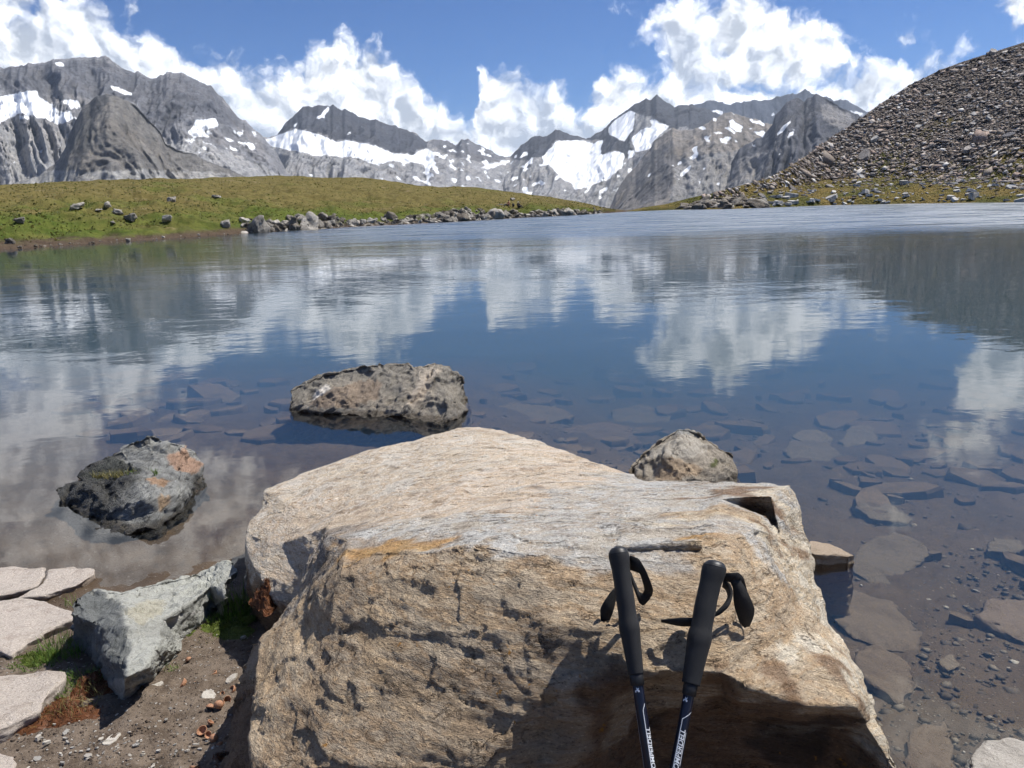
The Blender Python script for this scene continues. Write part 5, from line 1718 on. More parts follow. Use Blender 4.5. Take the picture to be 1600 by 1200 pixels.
def ribbon(name, e1, e2, Ys, mat, parent_world, n=40, thick=0.0016):
    """a webbing strap between two traced edges; Ys = distance along it"""
    def curve(pts):
        p = np.array(pts, float)
        t = np.linspace(0, 1, len(p))
        q = np.linspace(0, 1, n)
        out = np.stack([np.interp(q, t, p[:, k]) for k in range(p.shape[1])], 1)
        for _ in range(3):
            out[1:-1] = (out[:-2] + 2 * out[1:-1] + out[2:]) / 4
        return out
    a = curve([(880 + x / 3.244, 830 + y / 3.244, Y) for (x, y), Y in zip(e1, Ys)])
    b = curve([(880 + x / 3.244, 830 + y / 3.244, Y + dY) for (x, y), Y, dY in zip(e2, Ys, [0.004] * len(Ys))])
    A = np.array([at_y(*p) for p in a])
    B = np.array([at_y(*p) for p in b])
    V, Fs = [], []
    for i in range(n):
        d = A[min(i + 1, n - 1)] - A[max(i - 1, 0)]
        nn = np.cross(d, B[i] - A[i])
        nn = nn / (np.linalg.norm(nn) + 1e-9) * thick / 2
        V += [A[i] + nn, B[i] + nn, B[i] - nn, A[i] - nn]
    for i in range(n - 1):
        o = 4 * i
        for k in range(4):
            k2 = (k + 1) % 4
            Fs.append((o + k, o + k2, o + 4 + k2, o + 4 + k))
    Fs += [(3, 2, 1, 0), tuple(4 * (n - 1) + k for k in range(4))]
    V = np.array(V)
    inv = parent_world.inverted()
    L = [tuple(inv @ Vector(p)) for p in V]
    return L, Fs


def build_pole(label, top_px, low_px, Yt, Yb, wide, text_v, text_s0, lines, emblem, straps, lean_amt):
    A, B = at_y(*top_px, Yt), at_y(*low_px, Yb)
    ax = (B - A) / np.linalg.norm(B - A)
    g = A + ax * ((A[2] - 0.09) / -ax[2])
    Ltot = float(np.linalg.norm(g - A))
    zc = -ax
    vw = A - CAM
    yc = vw - zc * (vw @ zc)
    yc /= np.linalg.norm(yc)                 # local +y points away from the viewer
    xc = np.cross(yc, zc)
    M = Matrix(((xc[0], yc[0], zc[0], A[0]), (xc[1], yc[1], zc[1], A[1]), (xc[2], yc[2], zc[2], A[2]), (0, 0, 0, 1)))
    root = bpy.data.objects.new('trekking_pole', None)
    COL.objects.link(root)
    base = Matrix.Translation(Vector((0, 0, -Ltot)))
    root.matrix_world = M @ base             # the Empty stands at the tip on the ground
    tag(root, label, 'trekking pole')
    inv = (M @ base).inverted() @ M

    def own(o):
        o.matrix_local = inv
        return o
    k = 1.0
    lean = (lambda s: lean_amt * max(0.0, 1 - s / 0.07) ** 1.5) if lean_amt else None
    gp = smooth_prof([(0.0, 0.0125), (0.004, 0.0178), (0.012, 0.0188), (0.022, 0.0182), (0.036, 0.0165), (0.06, 0.0160), (0.085, 0.0166), (0.105, 0.0160), (0.118, 0.0164), (0.130, 0.0182), (0.140, 0.0184), (0.152, 0.0170), (0.170, 0.0158), (0.200, 0.0140), (0.214, 0.0134)], 90)
    grip = own(lathe('grip', gp, FOAM, root, 36, wide, lean))
    own(lathe('grip_cap', smooth_prof([(-0.0045, 0.004), (-0.004, 0.009), (-0.001, 0.0135), (0.003, 0.0165), (0.008, 0.0186)], 16), BLACKPL, root, 36, wide * 0.985, lean))
    own(lathe('collar', [(0.212, 0.0110), (0.213, 0.0124), (0.232, 0.0120), (0.233, 0.0105)], BLACKPL, root, 24))
    r = 0.0095
    shaft = own(lathe('shaft', [(0.20, r), (0.24, r), (Ltot * 0.62, r)], NAVY, root, 32))
    own(lathe('lower_shaft', [(Ltot * 0.60, 0.0080), (Ltot - 0.06, 0.0080)], ALU, root, 20))
    own(lathe('clamp', [(Ltot * 0.605, 0.0100), (Ltot * 0.61, 0.0130), (Ltot * 0.64, 0.0130), (Ltot * 0.645, 0.0095)], BLACKPL, root, 20))
    own(lathe('basket', [(Ltot - 0.075, 0.010), (Ltot - 0.070, 0.026), (Ltot - 0.066, 0.027), (Ltot - 0.06, 0.010)], BLACKPL, root, 24))
    own(lathe('tip', [(Ltot - 0.06, 0.0085), (Ltot - 0.03, 0.0060), (Ltot - 0.004, 0.0028), (Ltot, 0.0012)], BLACKPL, root, 16))
    # print on the shaft: sub-parts of the shaft
    V, Fs = text_flat('KOMPERDELL', 0.0118)
    V2 = [(text_s0 + (V[:, 0].max() - x), text_v + 0.0042 - y) for x, y in V[:, :2]]
    wrap('lettering', V2, Fs, r, WHITEPR, shaft)
    for path in lines:
        strip('stripe', path, 0.0011, r, WHITEPR, shaft)
    es, ev = emblem
    E2 = [(0.0, -0.004), (0.0, 0.003), (-0.002, 0.004), (-0.004, 0.002), (-0.0075, 0.0035), (-0.006, 0.0005), (-0.008, -0.001), (-0.004, -0.001), (-0.003, -0.004)]
    wrap('emblem', [(es + a, ev + b) for a, b in E2], [tuple(range(len(E2)))], r, WHITEPR, shaft)
    pin = own(lathe('strap_pin', [(0.0, 0.0022), (0.002, 0.0028)], BLACKPL, root, 10))
    pin.matrix_local = inv @ Matrix.Translation((0.0, -0.0168, -0.026)) @ Matrix.Rotation(math.pi / 2, 4, 'X')
    for e1, e2, Ys in straps:
        L, Fs = ribbon('strap', e1, e2, Ys, WEB, M)
        own(link('strap', make_mesh('strap', L, Fs, True), WEB, root))
    return root


YT = 1.29
build_pole('black trekking pole with its strap looped to the right, left of the pair', (965.5, 858), (1011, 1170), YT, 1.125, 1.0, 0.0072, 0.300,
           [[(0.262, 0.0075), (0.272, 0.0028), (0.62, 0.0036)], [(0.272, -0.0125), (0.62, -0.0115)]], (0.243, -0.002),
           [([(338, 122), (385, 140), (420, 200), (445, 262), (457, 300), (450, 328)], [(338, 195), (362, 203), (388, 212), (405, 262), (412, 298), (402, 318)], [YT - 0.004, YT - 0.02, YT - 0.02, YT - 0.01, YT + 0.00, YT + 0.012]),
            ([(455, 305), (440, 345), (405, 380), (385, 362), (362, 300), (342, 242)], [(425, 312), (405, 316), (385, 308), (375, 285), (360, 250), (342, 205)], [YT + 0.006, YT + 0.012, YT + 0.014, YT + 0.01, YT + 0.006, YT + 0.0]),
            ([(268, 282), (240, 310), (205, 360), (187, 395), (190, 460), (203, 560)], [(272, 325), (262, 370), (252, 410), (236, 450), (215, 500), (208, 556)], [YT + 0.004, YT + 0.0, YT - 0.006, YT - 0.004, YT + 0.0, YT + 0.006])], 0.0)
build_pole('black trekking pole with its strap end sticking out to the left, right of the pair', (1115, 879), (1060, 1172), YT - 0.005, 1.125, 1.16, 0.0012, 0.288,
           [[(0.258, 0.0115), (0.272, -0.0028), (0.62, -0.0040)], [(0.292, 0.0072), (0.345, 0.0072)]], (0.244, -0.004),
           [([(812, 250), (845, 262), (862, 312), (845, 380), (790, 430), (715, 440), (600, 438), (495, 450)], [(806, 282), (828, 300), (836, 335), (812, 372), (772, 410), (705, 476), (600, 484), (497, 460)],
             [YT, YT - 0.01, YT - 0.03, YT - 0.045, YT - 0.05, YT - 0.05, YT - 0.05, YT - 0.045]),
            ([(800, 214), (850, 212), (890, 210), (915, 235), (933, 302)], [(805, 250), (840, 256), (862, 264), (885, 285), (902, 306)], [YT, YT - 0.004, YT - 0.002, YT + 0.006, YT + 0.012]),
            ([(838, 240), (862, 290), (862, 340), (870, 392), (895, 468), (918, 488)], [(885, 225), (925, 290), (950, 340), (970, 390), (966, 430), (944, 482)], [YT, YT - 0.006, YT - 0.008, YT - 0.004, YT + 0.002, YT + 0.006]),
            ([(905, 372), (912, 400), (935, 455), (945, 480)], [(890, 395), (893, 430), (900, 465), (918, 490)], [YT + 0.018, YT + 0.02, YT + 0.02, YT + 0.01])], 0.004)

# ------------------------------------------------------------------ bank: grass, moss, shells, pebbles
def leaf_mat(name, c0, c1, trans=0.25):
    m, t = new_mat(name)
    at = t.n('ShaderNodeAttribute', attribute_name='tone')
    c = t.mix(at.outputs['Fac'], c0, c1)
    b = t.n('ShaderNodeBsdfPrincipled')
    t.link(c, b.inputs['Base Color'])
    b.inputs['Roughness'].default_value = 0.6
    b.inputs['Specular IOR Level'].default_value = 0.25
    tl = t.n('ShaderNodeBsdfTranslucent')
    t.link(c, tl.inputs['Color'])
    mx = t.n('ShaderNodeMixShader')
    mx.inputs[0].default_value = trans
    t.link(b.outputs[0], mx.inputs[1])
    t.link(tl.outputs[0], mx.inputs[2])
    o = t.n('ShaderNodeOutputMaterial')
    t.link(mx.outputs[0], o.inputs['Surface'])
    return m


BLADE = leaf_mat('grass_blade', (0.045, 0.105, 0.012), (0.155, 0.235, 0.040))
STRAW = leaf_mat('dry_grass', (0.12, 0.115, 0.03), (0.30, 0.25, 0.10))
MOSSR = leaf_mat('rust_moss', (0.050, 0.022, 0.010), (0.17, 0.062, 0.022), 0.1)
MOSSG = leaf_mat('green_moss', (0.035, 0.050, 0.008), (0.11, 0.14, 0.02), 0.1)


def blades(pts, length, width, seed, droop=0.5, spread=0.5):
    """curved tapering blades rooted at pts -> V, F, tone"""
    r = np.random.RandomState(seed)
    V, Fs, tone = [], [], []
    for p in pts:
        L = length * r.uniform(0.45, 1.15)
        a = r.uniform(0, 6.28)
        tilt = abs(r.normal(0, spread)) * 0.6
        d = np.array((math.cos(a) * math.sin(tilt), math.sin(a) * math.sin(tilt), math.cos(tilt)))
        sd = np.array((-math.sin(a), math.cos(a), 0)) if r.rand() < 0.5 else np.array((math.cos(a), math.sin(a), 0)) * 0.6 + np.array((-math.sin(a), math.cos(a), 0)) * 0.8
        g = np.array((math.cos(a), math.sin(a), -0.8)) * droop * r.uniform(0.3, 1.2)
        w0 = width * r.uniform(0.6, 1.2)
        b = len(V)
        tn = r.rand()
        for k, u in enumerate((0, 0.4, 0.75, 1.0)):
            c = p + d * L * u + g * L * u * u * 0.5
            if k < 3:
                ww = w0 * (1 - u * 0.75)
                V += [c - sd * ww / 2, c + sd * ww / 2]
                tone += [tn, tn]
            else:
                V.append(c)
                tone.append(tn)
        Fs += [(b, b + 1, b + 3, b + 2), (b + 2, b + 3, b + 5, b + 4), (b + 4, b + 5, b + 6)]
    return V, Fs, tone


def tuft(label, px, py, rx, ry, n, length, mat, seed, width=0.0035, droop=0.5, spread=0.5, lift=0.0, name='grass_tuft', cat='grass', base=None, group=None):
    r = np.random.RandomState(seed)
    c = bed_point(px, py, lift) if base is None else np.array(base)
    P = []
    for _ in range(n):
        a, q = r.uniform(0, 6.28), math.sqrt(r.rand())
        x, y = c[0] + rx * q * math.cos(a), c[1] + ry * q * math.sin(a)
        z = float(ground_z(np.array([x]), np.array([y]))[0]) - 0.004 + lift if base is None else c[2]
        P.append(np.array((x, y, z)))
    V, Fs, tone = blades(P, length, width, seed, droop, spread)
    V = np.array(V) - c
    ob = link(name, make_mesh(name, V, Fs, False, attrs={'tone': tone}), mat, loc=c)
    return tag(ob, label, cat, group)


tuft('tall thin grass tuft between the green wedge rock and the boulder', 374, 958, 0.055, 0.10, 150, 0.15, BLADE, 1, 0.0032, 0.35, 0.4)
tuft('bright low green grass patch at the foot of the boulder', 362, 968, 0.10, 0.07, 420, 0.045, BLADE, 2, 0.003, 0.6, 0.8)
tuft('green grass tuft between the wide pinkish slab and the wedge rock', 100, 1020, 0.10, 0.10, 330, 0.075, BLADE, 3, 0.003, 0.6, 0.7)
tuft('spreading grass tuft at the left foot of the wedge rock', 122, 1070, 0.09, 0.10, 300, 0.060, BLADE, 4, 0.003, 0.7, 0.8)
tuft('small grey green herb patch right of the lowest pale slab edge', 55, 1040, 0.10, 0.04, 160, 0.030, BLADE, 5, 0.004, 0.6, 0.9)
tuft('dry yellowish grass wisps over the brown moss', 105, 1105, 0.12, 0.10, 130, 0.075, STRAW, 6, 0.0022, 0.9, 1.0)
tuft('few thin blades standing behind the wedge rock', 112, 945, 0.03, 0.03, 16, 0.075, BLADE, 7, 0.0026, 0.4, 0.5)
tuft('short green sprouts along the right foot of the wedge rock', 268, 1043, 0.03, 0.03, 50, 0.025, BLADE, 8, 0.0025, 0.5, 0.7)
tuft('sparse grass below the bright patch on the mud', 345, 995, 0.14, 0.06, 150, 0.018, STRAW, 9, 0.0022, 0.5, 0.8)
# turf growing on the dark lake rock
g0 = at_y(205, 741, 4.50)
tuft('strip of grass growing in the cleft of the dark lake rock', 0, 0, 0.19, 0.05, 260, 0.055, STRAW, 10, 0.005, 0.6, 0.7, base=g0 + np.array((-0.05, 0.0, -0.015)))
g1 = at_y(218, 739, 4.50)
tuft('greener grass clump on the dark lake rock', 0, 0, 0.09, 0.05, 200, 0.045, BLADE, 11, 0.005, 0.6, 0.7, base=g1 + np.array((0.02, 0.0, -0.015)))


def moss(label, px, py, rx, ry, h, mat, seed, base=None, tiltv=(0, 0)):
    """cushion: a low dome covered with short shoots"""
    r = np.random.RandomState(seed)
    c = bed_point(px, py, -0.005) if base is None else np.array(base)
    nu, nv = 40, 14
    V, Fs = [], []
    for i in range(nv + 1):
        q = i / nv
        for k in range(nu):
            a = 2 * math.pi * k / nu
            rr = q * (1 + 0.22 * math.sin(3 * a + seed) + 0.12 * math.sin(7 * a + seed * 2))
            V.append((rx * rr * math.cos(a), ry * rr * math.sin(a), h * (1 - q * q)))
    V = np.array(V)
    V[:, 2] += h * 0.55 * fbm(V * 22 + seed, 4, 0.6) * (V[:, 2] > h * 0.02) + V[:, 0] * tiltv[0] + V[:, 1] * tiltv[1]
    for i in range(nv):
        for k in range(nu):
            k2 = (k + 1) % nu
            Fs.append((i * nu + k, (i + 1) * nu + k, (i + 1) * nu + k2, i * nu + k2))
    tone = 0.5 + 0.5 * fbm(V * 60 + seed, 2)
    pk = V[r.randint(0, len(V), 900)] + r.normal(0, 0.004, (900, 3)) * (1, 1, 0.2)
    BV_, BF_, bt = blades(list(pk), 0.011, 0.0032, seed, 0.3, 1.0)
    n0 = len(V)
    allV = np.concatenate([V, np.array(BV_)])
    allF = Fs + [tuple(i + n0 for i in f) for f in BF_]
    ob = link('moss_cushion', make_mesh('moss_cushion', allV, allF, False, attrs={'tone': np.concatenate([np.clip(tone, 0, 1), bt])}), mat, loc=c)
    return tag(ob, label, 'moss')


moss('rust red moss cushion against the foot of the wedge rock', 140, 1085, 0.075, 0.13, 0.035, MOSSR, 1)
moss('dark brown moss bank below the grass on the left', 95, 1120, 0.15, 0.10, 0.016, MOSSR, 2)
moss('brown green moss between the wide slab and the lowest slab', 60, 1030, 0.16, 0.08, 0.012, MOSSG, 3)
moss('green brown moss carpet at the boulder foot below the grass', 350, 985, 0.13, 0.11, 0.014, MOSSG, 4)
moss('rust moss hanging on the left end of the pale slab', 405, 912, 0.06, 0.10, 0.06, MOSSR, 5, base=at_y(404, 925, 2.60) + np.array((0.02, 0.05, -0.06)))
moss('small rust red moss tuft at the bottom beside the boulder', 344, 1193, 0.025, 0.03, 0.022, MOSSR, 6)

# nut shells
SHELL = simple_mat('nut_shell', (0.36, 0.185, 0.105), 0.6, 0.4, 0.6, 260.0, 0.001, var=0.35)


def shell_mesh(seed, whole=False):
    r = random.Random(seed)
    V, Fs = [], []
    nu, nv = 16, 7 if not whole else 12
    top = math.pi / 2 if not whole else math.pi
    for sh in ((1.0, 0.86) if not whole else (1.0,)):
        for i in range(nv + 1):
            t = top * i / nv
            for k in range(nu):
                a = 2 * math.pi * k / nu
                jag = 1 + (0.10 * math.sin(5 * a + seed) if (i == nv and not whole) else 0)
                wr = 1 + 0.05 * math.sin(9 * a + 3 * t + seed)
                V.append((sh * wr * math.sin(t) * math.cos(a), sh * wr * 0.85 * math.sin(t) * math.sin(a), -sh * math.cos(t) * 0.95 * jag))
    m = (nv + 1) * nu
    for s_ in range(1 if whole else 2):
        for i in range(nv):
            for k in range(nu):
                k2 = (k + 1) % nu
                q = (i * nu + k, i * nu + k2, (i + 1) * nu + k2, (i + 1) * nu + k)
                Fs.append(tuple(m * s_ + j for j in (q if s_ == 0 else q[::-1])))
    if not whole:
        for k in range(nu):
            k2 = (k + 1) % nu
            Fs.append((nv * nu + k, nv * nu + k2, m + nv * nu + k2, m + nv * nu + k))
    me = make_mesh('nut_shell', V, Fs, True)
    me.materials.append(SHELL)
    return me


sh_me = [shell_mesh(k) for k in range(3)]
nut_me = shell_mesh(9, True)
shells = [(295, 1031, 0.012), (355, 1033, 0.010), (332, 1051, 0.016), (284, 1067, 0.017), (305, 1069, 0.011), (361, 1077, 0.017), (347, 1083, 0.009), (355, 1094, 0.015), (328, 1106, 0.014), (330, 1127, 0.012), (315, 1141, 0.017), (325, 1148, 0.012), (334, 1153, 0.014),
          (343, 1161, 0.011), (388, 1019, 0.008), (304, 1197, 0.015)]
for k, (x, y, s) in enumerate(shells):
    o = link('nut_shell', sh_me[k % 3], None, loc=bed_point(x, y, 0.55 * s))
    o.scale = (s, s, s)
    o.rotation_euler = (rnd.uniform(-0.9, 0.9), rnd.uniform(-0.9, 0.9) + (math.pi if k % 4 == 0 else 0), rnd.uniform(0, 6.28))
    tag(o, 'broken orange brown nut shell on the mud beside the boulder', 'nut shell', 'nut shells on the mud')
o = link('nut', nut_me, None, loc=bed_point(342, 1101, 0.014))
o.scale = (0.0155, 0.0155, 0.0155)
tag(o, 'whole round brown nut among the broken shells', 'nut')

# pale stones on the mud
M_PEB = plain_rock_mat('pale_pebble', (0.34, 0.31, 0.27), (0.50, 0.46, 0.40), 40.0, 0.5, 0.004)
M_PEB2 = plain_rock_mat('grey_pebble', (0.17, 0.155, 0.14), (0.36, 0.345, 0.32), 40.0, 0.5, 0.004)
peb = []
for k in range(6):
    V, Fs = slab_mesh(300 + k)
    for m_ in (M_PEB, M_PEB2):
        me = make_mesh('pebble', V, Fs, False)
        me.materials.append(m_)
        peb.append(me)
named = [(361, 1062, 0.034, 'flat cream stone on the mud close to the boulder'), (327, 1089, 0.036, 'cream stone beside the whole nut on the mud'), (176, 1157, 0.034, 'flat white stone below the tip of the wedge rock'),
         (246, 1072, 0.030, 'pale stone pressed against the right foot of the wedge rock'), (60, 1153, 0.012, 'white pebble on the brown mud at the lower left')]
for k, (x, y, s, lab) in enumerate(named):
    o = link('stone', peb[2 * k % 12], None, loc=bed_point(x, y, 0.001))
    o.scale = (s, s * 0.8, 0.012)
    o.rotation_euler = (rnd.uniform(-0.1, 0.1), rnd.uniform(-0.1, 0.1), rnd.uniform(0, 6.28))
    tag(o, lab, 'stone')
r_ = random.Random(77)
for k in range(95):
    x = r_.uniform(20, 385)
    y = r_.uniform(985, 1200)
    if (x < 160 and y < 1130) or (160 < x < 290 and y < 1105 - (x - 160) * 0.9):
        y = r_.uniform(1135, 1200)
    if r_.random() < 0.5:
        x, y = r_.gauss(170, 70), r_.gauss(1168, 22)
    s = r_.lognormvariate(math.log(0.0062), 0.45)
    o = link('pebble', peb[r_.randrange(12)], None, loc=bed_point(x, y, 0.2 * s))
    o.scale = (s, s * r_.uniform(0.6, 1), s * r_.uniform(0.35, 0.7))
    o.rotation_euler = (r_.gauss(0, 0.25), r_.gauss(0, 0.25), r_.uniform(0, 6.28))
    tag(o, 'small pale pebble scattered on the brown mud by the wedge rock', 'pebble', 'pebbles on the mud')
# grit
n = 5000
gx, gy = rs_.uniform(-0.0, 400, n), rs_.uniform(930, 1215, n)
dxx, dyy, tee = col_dir(gx, gy)
zz = np.full(n, 0.1)
for _ in range(5):
    rr_ = (zz - CAM[2]) / tee
    zz = ground_z(dxx * rr_, dyy * rr_, True)
link('grit', scatter_mesh('grit', np.stack([dxx * rr_, dyy * rr_, zz], 1), rs_.lognormal(math.log(0.0024), 0.5, n), 0.6, 14),
     rubble_mat('grit', [(0.0, (0.06, 0.044, 0.033)), (0.6, (0.14, 0.108, 0.084)), (0.92, (0.24, 0.205, 0.17)), (1.0, (0.5, 0.48, 0.45))], scale=200, bd=0.002))
tag(bpy.data.objects['grit'], 'grit and crumbs on the mud', None, None, 'stuff')
# dark plate leaning on the boulder's left side
shaped_rock('leaning_plate', 'dark upright stone plate leaning against the lower left of the boulder', [(398, 1003, 2.02, CB), (412, 1010, 1.98, CB), (404, 1080, 1.86, CD), (400, 1210, 1.68, CD), (342, 1215, 'g', CD), (352, 1160, 'g', CD), (366, 1100, 'g', CD), (380, 1050, 2.02, CB)],
            [(385, 1120, 1.84, CD), (375, 1180, 1.76, CD)], M_LAKE, (), thick=0.12, edge=0.006, amp=0.012, lk=18.0, seed=15.0, bottom=-0.1, cat='stone')

# ------------------------------------------------------------------ far shores
def grid_lookup(pxs, G):
    qx, qy = project(G.reshape(-1, 3))
    QY = qy.reshape(G.shape[:2])

    def at(px, py):
        c = int(np.clip(np.searchsorted(pxs, px), 0, len(pxs) - 1))
        col = QY[:, c]
        k = np.nonzero(col <= py)[0]
        k = int(k[0]) if len(k) else len(col) - 4
        return G[k, c].copy()
    return at


hill_at = grid_lookup(hill_px, HILL_G)
scree_at = grid_lookup(scree_px, SCREE_G)


def rock_lump(seed, n=16, flat=0.7):
    r = random.Random(seed)
    pts = []
    for _ in range(n):
        v = Vector((r.gauss(0, 1), r.gauss(0, 1), r.gauss(0, 1))).normalized()
        v = Vector((max(-0.8, min(0.8, v.x)), max(-0.8, min(0.8, v.y)), max(-0.75, min(0.75, v.z)))) * r.uniform(0.9, 1.15)
        pts.append((v.x, v.y * 0.85, v.z * flat))
    V, T = hull_rock(pts)
    A = np.zeros((len(V), 1))
    T = fix_orient(V, T)
    V, T, A = refine(V, T, A, 0.26)
    N = vnormals(V, T)
    V = V + N * (0.09 * fbm(V * 1.6 + seed, 2) + 0.10 * ledges(V, (0.35, 0.25, 0.9), 3.2, 0.4, seed))[:, None]
    return V, T


M_SHORE = plain_rock_mat('shore_rock', (0.15, 0.135, 0.115), (0.44, 0.405, 0.355), 1.6, 0.9, 0.12, 1.0)
M_WHITE = plain_rock_mat('white_slab', (0.36, 0.345, 0.325), (0.60, 0.58, 0.55), 1.5, 0.7, 0.08, 0.6)
M_SCREE = plain_rock_mat('scree_slab', (0.17, 0.15, 0.135), (0.42, 0.385, 0.355), 1.2, 0.8, 0.1, 0.8)
lumps, lumps_dark = [], []
M_OUT = plain_rock_mat('outcrop_rock', (0.10, 0.085, 0.068), (0.27, 0.235, 0.19), 1.6, 0.9, 0.12, 1.0)
for k in range(8):
    V, T = rock_lump(500 + k, flat=0.75)
    me = make_mesh('shore_rock', V, T, False)
    me.materials.append(M_SHORE)
    lumps.append(me)
    me = make_mesh('shore_rock', V, T, False)
    me.materials.append(M_OUT)
    lumps_dark.append(me)


def put(me, name, p, size, lab, cat, grp, sq=(1, 1, 1), tilt=0.3, sink=0.25, rr=rnd):
    o = link(name, me, None, loc=(p[0], p[1], p[2] + size * sq[2] * (0.5 - sink) * 0.8))
    o.scale = (size * sq[0], size * sq[1], size * sq[2])
    o.rotation_euler = (rr.gauss(0, tilt), rr.gauss(0, tilt), rr.uniform(0, 6.28))
    return tag(o, lab, cat, grp)


r_ = random.Random(21)
# named stones on the meadow
for k, (x, y, wpx, lab) in enumerate([(119, 324, 22, 'flat white rock in the grass, highest of the left slope rocks'), (168, 321, 13, 'small white rock in the grass above the big white one'), (184, 332, 14, 'light rock just left of the big white rock on the slope'),
                                      (204, 341, 20, 'big white rock on the left grassy slope'), (154, 328, 11, 'low light rock in the grass left of the white ones'), (16, 377, 13, 'reddish stone near the water on the far left bank'), (355, 354, 22, 'pinkish rock at the water edge where the cliffs begin'),
                                      (268, 311, 18, 'thin white rock ledge in the middle of the meadow'), (337, 307, 12, 'small white stone right of the thin ledge in the meadow'), (176, 348, 9, 'small stone below the light rocks on the slope'), (262, 343, 16, 'grey rock beside the bare earth on the slope'),
                                      (30, 345, 14, 'dull grey rock in the grass near the left picture edge'), (800, 310, 9, 'pale stone on the hill just above the hikers')]):
    p = hill_at(x, y + 3)
    d = math.hypot(p[0], p[1])
    put(lumps[k % 8], 'meadow_rock', p, wpx * d / 1200 * 0.62, lab, 'rock', None, (1, 0.8, 0.55 if 'flat' in lab or 'thin' in lab or 'low' in lab else 0.85), 0.2, 0.2, r_)
# cliffs and boulders along the left shore
for x0, x1, n, smin, smax, lift, lab, grp in [
        (380, 525, 55, 0.4, 1.3, 22, 'cliff rock on the left shore, in the tallest outcrop', 'rocks of the tall left outcrop'),
        (520, 695, 60, 0.3, 0.9, 14, 'rock in the low rocky band along the left shore', 'rocks of the low left shore band'),
        (690, 802, 45, 0.4, 1.3, 18, 'rock of the outcrop below the hikers', 'rocks below the hikers'),
        (802, 945, 40, 0.3, 1.0, 9, 'shore rock between the hikers and the lake outlet', 'shore rocks near the outlet'),
        (-10, 360, 34, 0.12, 0.34, 3, 'small stone on the waterline of the left meadow', 'waterline stones of the left meadow')]:
    for k in range(n):
        x = x0 + (x1 - x0) * (k + r_.random()) / n
        wl = float(interp(np.array([x]), WL_LEFT)[0])
        y = wl - lift * r_.random() ** 1.3 * (0.55 + 0.45 * math.sin(x * 0.045) ** 2)
        if 765 < x < 830:
            y = max(y, wl - 9)
        p = hill_at(x, y)
        s = min(smax * 1.2, r_.lognormvariate(math.log(0.55 * (smin + smax) / 2), 0.5))
        dk = r_.random() < 0.42
        lab2 = ('dark brown ' if dk else 'light grey ') + ('larger ' if s > 0.5 * (smin + smax) * 0.6 else 'smaller ' if x0 > 0 else '') + lab
        put((lumps_dark if dk else lumps)[r_.randrange(8)], 'shore_rock', p, s, lab2, 'rock', grp, (1, 0.8, r_.uniform(0.6, 1.25)), 0.4, 0.55, r_)
# outcrop right of the outlet
for k in range(46):
    x = r_.uniform(1062, 1205)
    wl = float(interp(np.array([x]), WL_RIGHT)[0])
    hgt = 16 * (1 - abs((x - 1130) / 75) ** 2)
    y = wl - max(0, hgt) * r_.random()
    p = scree_at(x, y)
    put((lumps_dark if k % 4 else lumps)[r_.randrange(8)], 'shore_rock', p, r_.uniform(0.6, 1.9), ('dark brown' if k % 4 else 'light grey') + (' rock in the left half' if x < 1133 else ' rock in the right half') + ' of the low outcrop right of the lake outlet', 'rock', 'rocks of the outlet outcrop', (1.2, 0.8, r_.uniform(0.5, 0.9)), 0.3, 0.55, r_)

slabs = []
for k in range(7):
    V, Fs = slab_mesh(700 + k)
    slabs.append((V, Fs))


def slab_set(mat, nm):
    out = []
    for V, Fs in slabs:
        me = make_mesh(nm, V, Fs, False)
        me.materials.append(mat)
        out.append(me)
    return out


S_WHITE, S_SCREE = slab_set(M_WHITE, 'white_slab'), slab_set(M_SCREE, 'scree_slab')
# bright slabs along the foot of the scree
k = 0
while k < 150:
    x = r_.uniform(1160, 1640)
    wl = float(interp(np.array([x]), WL_RIGHT)[0])
    dens = math.exp(-((x - 1400) / 130) ** 2) + 0.35
    if r_.random() > dens:
        continue
    y = wl - 1 - (32 if 1330 < x < 1600 else 22) * r_.random() ** 1.1 - (25 * r_.random() if x > 1480 and r_.random() < 0.4 else 0)
    p = scree_at(x, y)
    s = r_.lognormvariate(math.log(0.42), 0.5)
    o = put(S_WHITE[r_.randrange(7)], 'white_slab', p, s, ('big' if s > 0.55 else 'small') + ' bright slab at the grassy scree foot, ' + ('left end near the outlet outcrop' if x < 1300 else 'in the heap at its middle' if x < 1470 else 'towards the right picture edge'), 'slab', 'bright slabs at the scree foot', (1, 0.8, r_.uniform(0.25, 0.6)), 0.32, 0.3, r_)
    k += 1
for x, y, s, lab in [(1520, 309, 1.5, 'largest white slab on the right shore'), (1213, 319, 0.9, 'white block at the left end of the right shore'), (1238, 318, 0.85, 'second white block on the right shore, next to the first'), (1352, 303, 1.2, 'long white slab standing in the heap at the scree foot'),
                     (1410, 288, 1.3, 'broad white slab highest in the heap at the scree foot')]:
    put(S_WHITE[r_.randrange(7)], 'white_slab', scree_at(x, y), s, lab, 'slab', None, (1.1, 0.8, 0.5), 0.15, 0.1, r_)

# scree: the 300 slabs that show largest, then the mass
def scree_spot():
    while True:
        x = r_.uniform(1180, 1640)
        sk = float(interp(np.array([x]), SCREE_SKY)[0])
        ft = float(interp(np.array([x]), SCREE_FOOT)[0])
        y = sk + (ft - sk + 14) * r_.random() ** 0.9
        if x < 1260 and r_.random() < 0.5:
            continue
        return x, y


